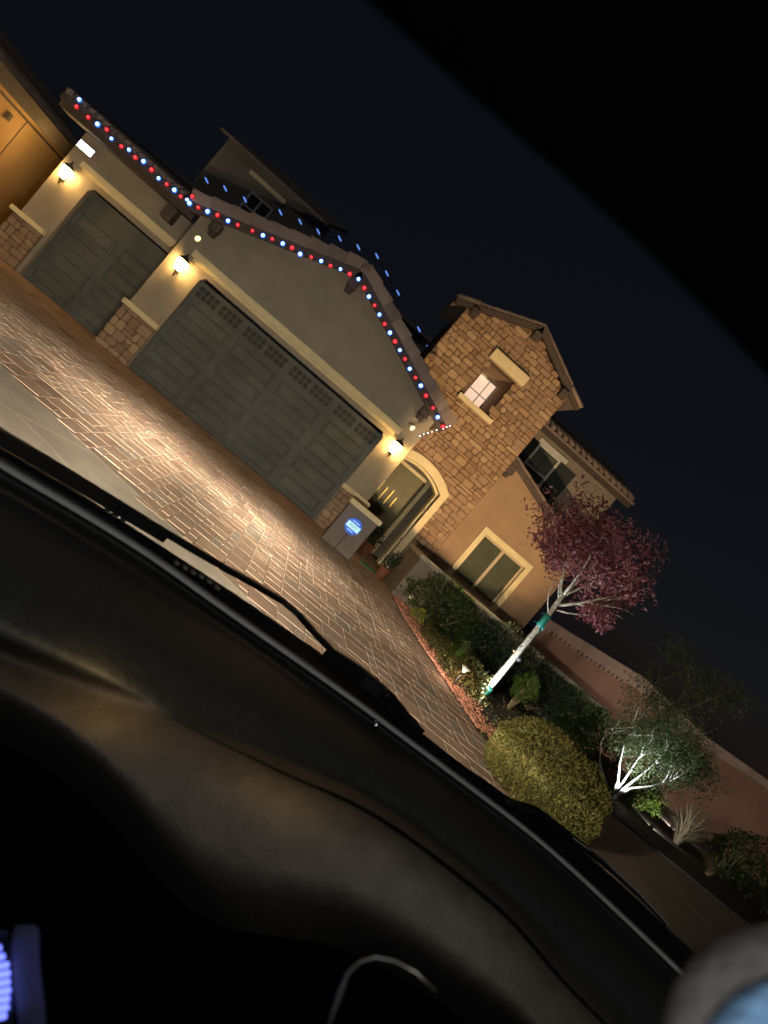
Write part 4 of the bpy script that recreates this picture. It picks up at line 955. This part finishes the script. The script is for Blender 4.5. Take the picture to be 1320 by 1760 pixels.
# windscreen lower edge strip and cowl
gt = smooth_mesh("screen_edge_strip", [row(A2, 1.094), row([(x, y) for x, y in A_], 1.092)], GREYTRIM, car, .004, 1)
CW = [(-260, 622), (0, 786), (136, 862), (261, 938), (384, 1010), (460, 1062), (533, 1112), (600, 1160), (665, 1205), (720, 1262), (813, 1326), (880, 1376), (940, 1420), (1041, 1500), (1137, 1592), (1500, 1950)]
CW1 = [(-260, 588), (0, 752), (136, 832), (205, 880), (279, 928), (384, 1000), (460, 1052), (533, 1103), (600, 1150), (665, 1198), (720, 1257), (813, 1324), (880, 1370), (940, 1404), (1041, 1484), (1137, 1575), (1500, 1940)]
rows = [row(A2, 1.08), row(CW, 1.088), row(CW1, 1.10), ]
last = [p + CF * .35 + Vector((0, 0, -.12)) for p in rows[-1]]
cowl = smooth_mesh("cowl", rows + [last], BLACKP, car, sub=1)
for j, L in enumerate(([(182, 872), (196, 881), (210, 889)], [(302, 963), (316, 971), (330, 979), (344, 986), (358, 995), (371, 1005)])):
    b = MB()
    for x, y in L:
        p = at_z(x + 2, y + 4, 1.094); d = (at_z(x + 10, y + 9, 1.094) - p); b.bar(p - d * .42, p + d * .42, .009, .005)
    part(b, "cowl_vent", mat("pale_vent", (.22, .19, .155), .6, .1, 20), car)
# wiper arm and blade
wp = MB()
arm = [(200, 868), (240, 890), (288, 918), (391, 979), (440, 1006), (486, 1033), (515, 1058), (537, 1084), (573, 1121), (622, 1152), (668, 1190), (715, 1250)]
for i in range(len(arm) - 1):
    a, c = at_z(*arm[i], 1.115), at_z(*arm[i + 1], 1.115); wp.bar(a, a + (c - a) * 1.02, .014, .010)
wiper = part(wp, "windshield_wiper", BLACKP, car)
bl = MB(); Lb = [(-150, 664), (0, 750), (100, 809), (200, 870), (285, 922)]
for i in range(len(Lb) - 1): bl.bar(at_z(*Lb[i], 1.112), at_z(*Lb[i + 1], 1.112), .016, .02)
part(bl, "wiper_blade", BLACKP, wiper)
Lb = [(560, 1128), (622, 1166), (665, 1200), (720, 1262)]
bl = MB()
for i in range(len(Lb) - 1): bl.bar(at_z(*Lb[i], 1.105), at_z(*Lb[i + 1], 1.105), .022, .022)
bl.lathe([(.008, -.010), (.010, .0), (.008, .008), (.002, .010)], at_z(665, 1195, 1.115), 10); part(bl, "wiper_pivot", BLACKP, wiper)
b = MB(); b.tube([at_z(x, y, 1.105) for x, y in [(870, 1376), (916, 1394), (965, 1428), (1041, 1486), (1100, 1540), (1145, 1588)]], [.006, .012, .010, .006, .005, .004], 7); part(b, "second_wiper", BLACKP, car)
b = MB(); b.tube([at_z(x, y, 1.11) for x, y in [(985, 1440), (1041, 1481), (1100, 1536), (1150, 1590)]], .0011, 5); part(b, "wiper_edge", GREYTRIM, car)
b = MB(); b.lathe([(.006, -.004), (.008, 0), (.005, .006), (.001, .008)], at_z(646, 1246, 1.10), 10); part(b, "sensor_dome", CHROME, car)
# steering wheel trim arc low in the frame
b = MB(); b.tube([at_d(x, y, .42) for x, y in [(560, 1775), (572, 1740), (584, 1706), (598, 1672), (618, 1654), (645, 1645), (680, 1652), (715, 1672), (750, 1705)]], [.0008, .0010, .0016, .0010, .0007, .0005, .0004, .0004, .0003], 6); part(b, "steering_trim", mat("dull_chrome", (.30, .29, .26), .4, .05, 10, metal=.9), car)
# lit cluster, bottom left
cl = MB(); rowsL = []
for (x0, x1, y0, y1, d) in ((-160, 24, 1585, 1800, .50),):
    cl.mesh([at_d(-160, 1585, .52), at_d(14, 1600, .52), at_d(26, 1700, .50), at_d(18, 1800, .50), at_d(-160, 1800, .52)], [(0, 1, 2, 3, 4)], 0)
cluster = part(cl, "instrument_cluster", BLACKP, car)
for i in range(9):
    y = 1630 + i * 14.6; xr = [3, 9, 16, 18, 18, 19, 17, 16, 12][i]; b = MB()
    b.bar(at_d(-30, y + 7, .497), at_d(xr - 2, y - 1, .497), .0026, .0030); part(b, "led_bar", EM_LED, cluster)
rows = []
for k, dx in enumerate((22, 34, 52, 70)):
    rows.append([at_d(dx + (0, -4, 2, 8, 12)[j] - (0, 6, 14, 22)[3 - k] * 0, y, .50 - .012 * k - (.0, .0, .004, .006, .008)[j]) for j, y in enumerate((1590, 1640, 1690, 1740, 1800))])
smooth_mesh("cluster_bezel", rows, mat("bezel_plastic", (.10, .09, .10), .6, .1, 20), cluster)
point("cluster_lamp", at_d(24, 1725, .42), .016, (.30, .22, 1.0), .01, car)
point("cabin_fill", cp(.0, .22, 1.535), 3.0, (1.0, .93, .82), .03, car)  # point without a fixture, added to brighten the dash
point("cushion_fill", Vector((.02, -.12, 1.36)), 2.6, (.80, .9, 1.0), .04, car)  # bluish point without a source, added to brighten the cushion
for px_, py_, d_ in ((200, 1165, .745), (508, 1300, .735)): point("dash_reflection_fill", at_d(px_, py_, d_), .07, (1.0, .62, .22), .02, car)  # warm points added in place of golden reflections on the dash
# roof lining and windscreen header
H0 = [(-700, -1050), (300, -290), (620, -10), (790, 148), (960, 296), (1080, 402), (1180, 500), (1320, 648), (1700, 1040)]
def up_off(pl, k): return [(x + .647 * k, y - .762 * k) for x, y in pl]
rows = [row(H0, d=.24), row(up_off(H0, 30), d=.232), row(up_off(H0, 500), d=.20), row(up_off(H0, 1500), d=.10)]
rows += [[cp(-.75 + 1.5 * j / NC, f, 1.63) for j in range(NC + 1)] for f in (-.1, -.5, -1.4)]
smooth_mesh("roof_lining", rows, LINER, car, sub=1)
# windscreen pane between header and cowl
P0, P1, P2, P3 = row(A2, 1.098), None, None, row(H0, d=.245)
smooth_mesh("windshield", [P0, P3], CLEAR, car, sub=0)
# bonnet and headlamps (below the line of sight from the seat)
b = MB(); rowsB = []
for f, z, hw in ((1.55, .98, .74), (1.9, .93, .72), (2.25, .84, .69), (2.5, .72, .64), (2.56, .55, .62), (2.5, .30, .60)):
    rowsB.append([cp(r_ * hw, f - .12 * r_ * r_, z - .05 * r_ * r_) for r_ in (-1, -.66, -.33, 0, .33, .66, 1)])
smooth_mesh("bonnet", rowsB, CARPAINT, car)
for s_ in (-1, 1):
    c0 = cp(.55 * s_, 2.50, .66); b = MB(); b.lathe([(.02, -.06), (.075, -.02), (.085, .0), (.08, .03), (.05, .05), (.002, .055)], c0, 14, 0, CF)
    part(b, "headlight", EM_HEAD, car)

def headlamp(name, s_, energy, shape):
    """low beam: a lamp whose strength follows a beam pattern (cut-off above the horizon, a hot zone just below it)"""
    l = bpy.data.lights.new(name, 'SPOT'); l.energy = energy; l.color = (1, 1, 1); l.spot_size = R(120); l.spot_blend = .4; l.shadow_soft_size = .05
    o = bpy.data.objects.new(name, l); COL.objects.link(o); p = cp(.55 * s_, 2.62, .66); o.location = p - CO; o.parent = car
    d = (CF + CR * shape['az']).normalized(); o.rotation_euler = d.to_track_quat('-Z', 'Y').to_euler()
    l.use_nodes = True; t = l.node_tree; N = t.nodes.new; K = t.links.new; em = t.nodes['Emission']
    tc = N("ShaderNodeTexCoord"); sx = N("ShaderNodeSeparateXYZ"); K(tc.outputs['Normal'], sx.inputs[0])
    def mth(op, a, b=None):
        n = N("ShaderNodeMath"); n.operation = op
        for i, q in enumerate((a, b)):
            if q is None: continue
            if isinstance(q, (int, float)): n.inputs[i].default_value = q
            else: K(q, n.inputs[i])
        return n.outputs[0]
    fz = mth('ABSOLUTE', sx.outputs['Z']); u = mth('DIVIDE', sx.outputs['X'], fz); v = mth('DIVIDE', sx.outputs['Y'], fz)   # tangents right / up
    def ramp(x, a, b, c, d):
        n = N("ShaderNodeMapRange"); n.interpolation_type = 'SMOOTHSTEP'
        for i, q in enumerate((a, b, c, d)): n.inputs[1 + i].default_value = q
        K(x, n.inputs[0]); return n.outputs[0]
    below = ramp(v, -.090, -.048, 1, 0)                       # cut-off
    near = mth('MINIMUM', 1.0, mth('POWER', mth('DIVIDE', .083, mth('MAXIMUM', mth('ABSOLUTE', v), .01)), 5.4))   # falls away towards the bumper
    gx = mth('EXPONENT', mth('MULTIPLY', mth('MULTIPLY', u, u), -1 / (2 * .085 ** 2)))
    gw_ = mth('EXPONENT', mth('MULTIPLY', mth('MULTIPLY', u, u), -1 / (2 * .55 ** 2)))
    beam = mth('MULTIPLY', mth('MULTIPLY', below, near), mth('ADD', mth('MULTIPLY', gx, shape['hot']), mth('MULTIPLY', gw_, shape['wide'])))
    tot = mth('ADD', beam, mth('MULTIPLY', mth('MULTIPLY', ramp(v, -.1, .5, 1, .35), ramp(v, -.55, -.12, .06, 1)), shape['spill']))
    em.inputs[0].default_value = (1.0, .87, .67, 1); K(tot, em.inputs[1]); return o
headlamp("low_beam", -1, 1.0, dict(az=-.075, hot=38000, wide=7500, spill=980))
headlamp("low_beam", 1, 1.0, dict(az=.035, hot=38000, wide=7500, spill=980))

# ------------------------------------------------------------------ blurred soft thing close to the lens, lower right
tp = thing("travel_cushion", at_d(1300, 1740, .17), "blurred soft cushion with taupe rim and pale blue face at the lower right corner", "cushion")
c0 = at_d(1335, 1790, .19)
b = MB(); v = []; n1, n2 = 14, 24
ax, ay, az = RGT * .0275, UPV * .0275, FWD * .016
def ell(ax, ay, az, c, mb, m):
    vs = []; fs = []
    for i in range(n1 + 1):
        th = pi * i / n1
        for j in range(n2): a = 2 * pi * j / n2; vs.append(c + ax * sin(th) * cos(a) + ay * sin(th) * sin(a) + az * cos(th))
    for i in range(n1):
        for j in range(n2): fs.append((i * n2 + j, i * n2 + (j + 1) % n2, (i + 1) * n2 + (j + 1) % n2, (i + 1) * n2 + j))
    mb.mesh(vs, fs, m, .5, True)
ell(ax, ay, az, c0, b, 0); part(b, "cushion_rim", PLUSH_B, tp)
b = MB(); ell(RGT * .0240, UPV * .0228, FWD * .012, c0 - FWD * .013 - RGT * .0006 + UPV * .0004, b, 0); part(b, "cushion_face", PLUSH_C, tp)
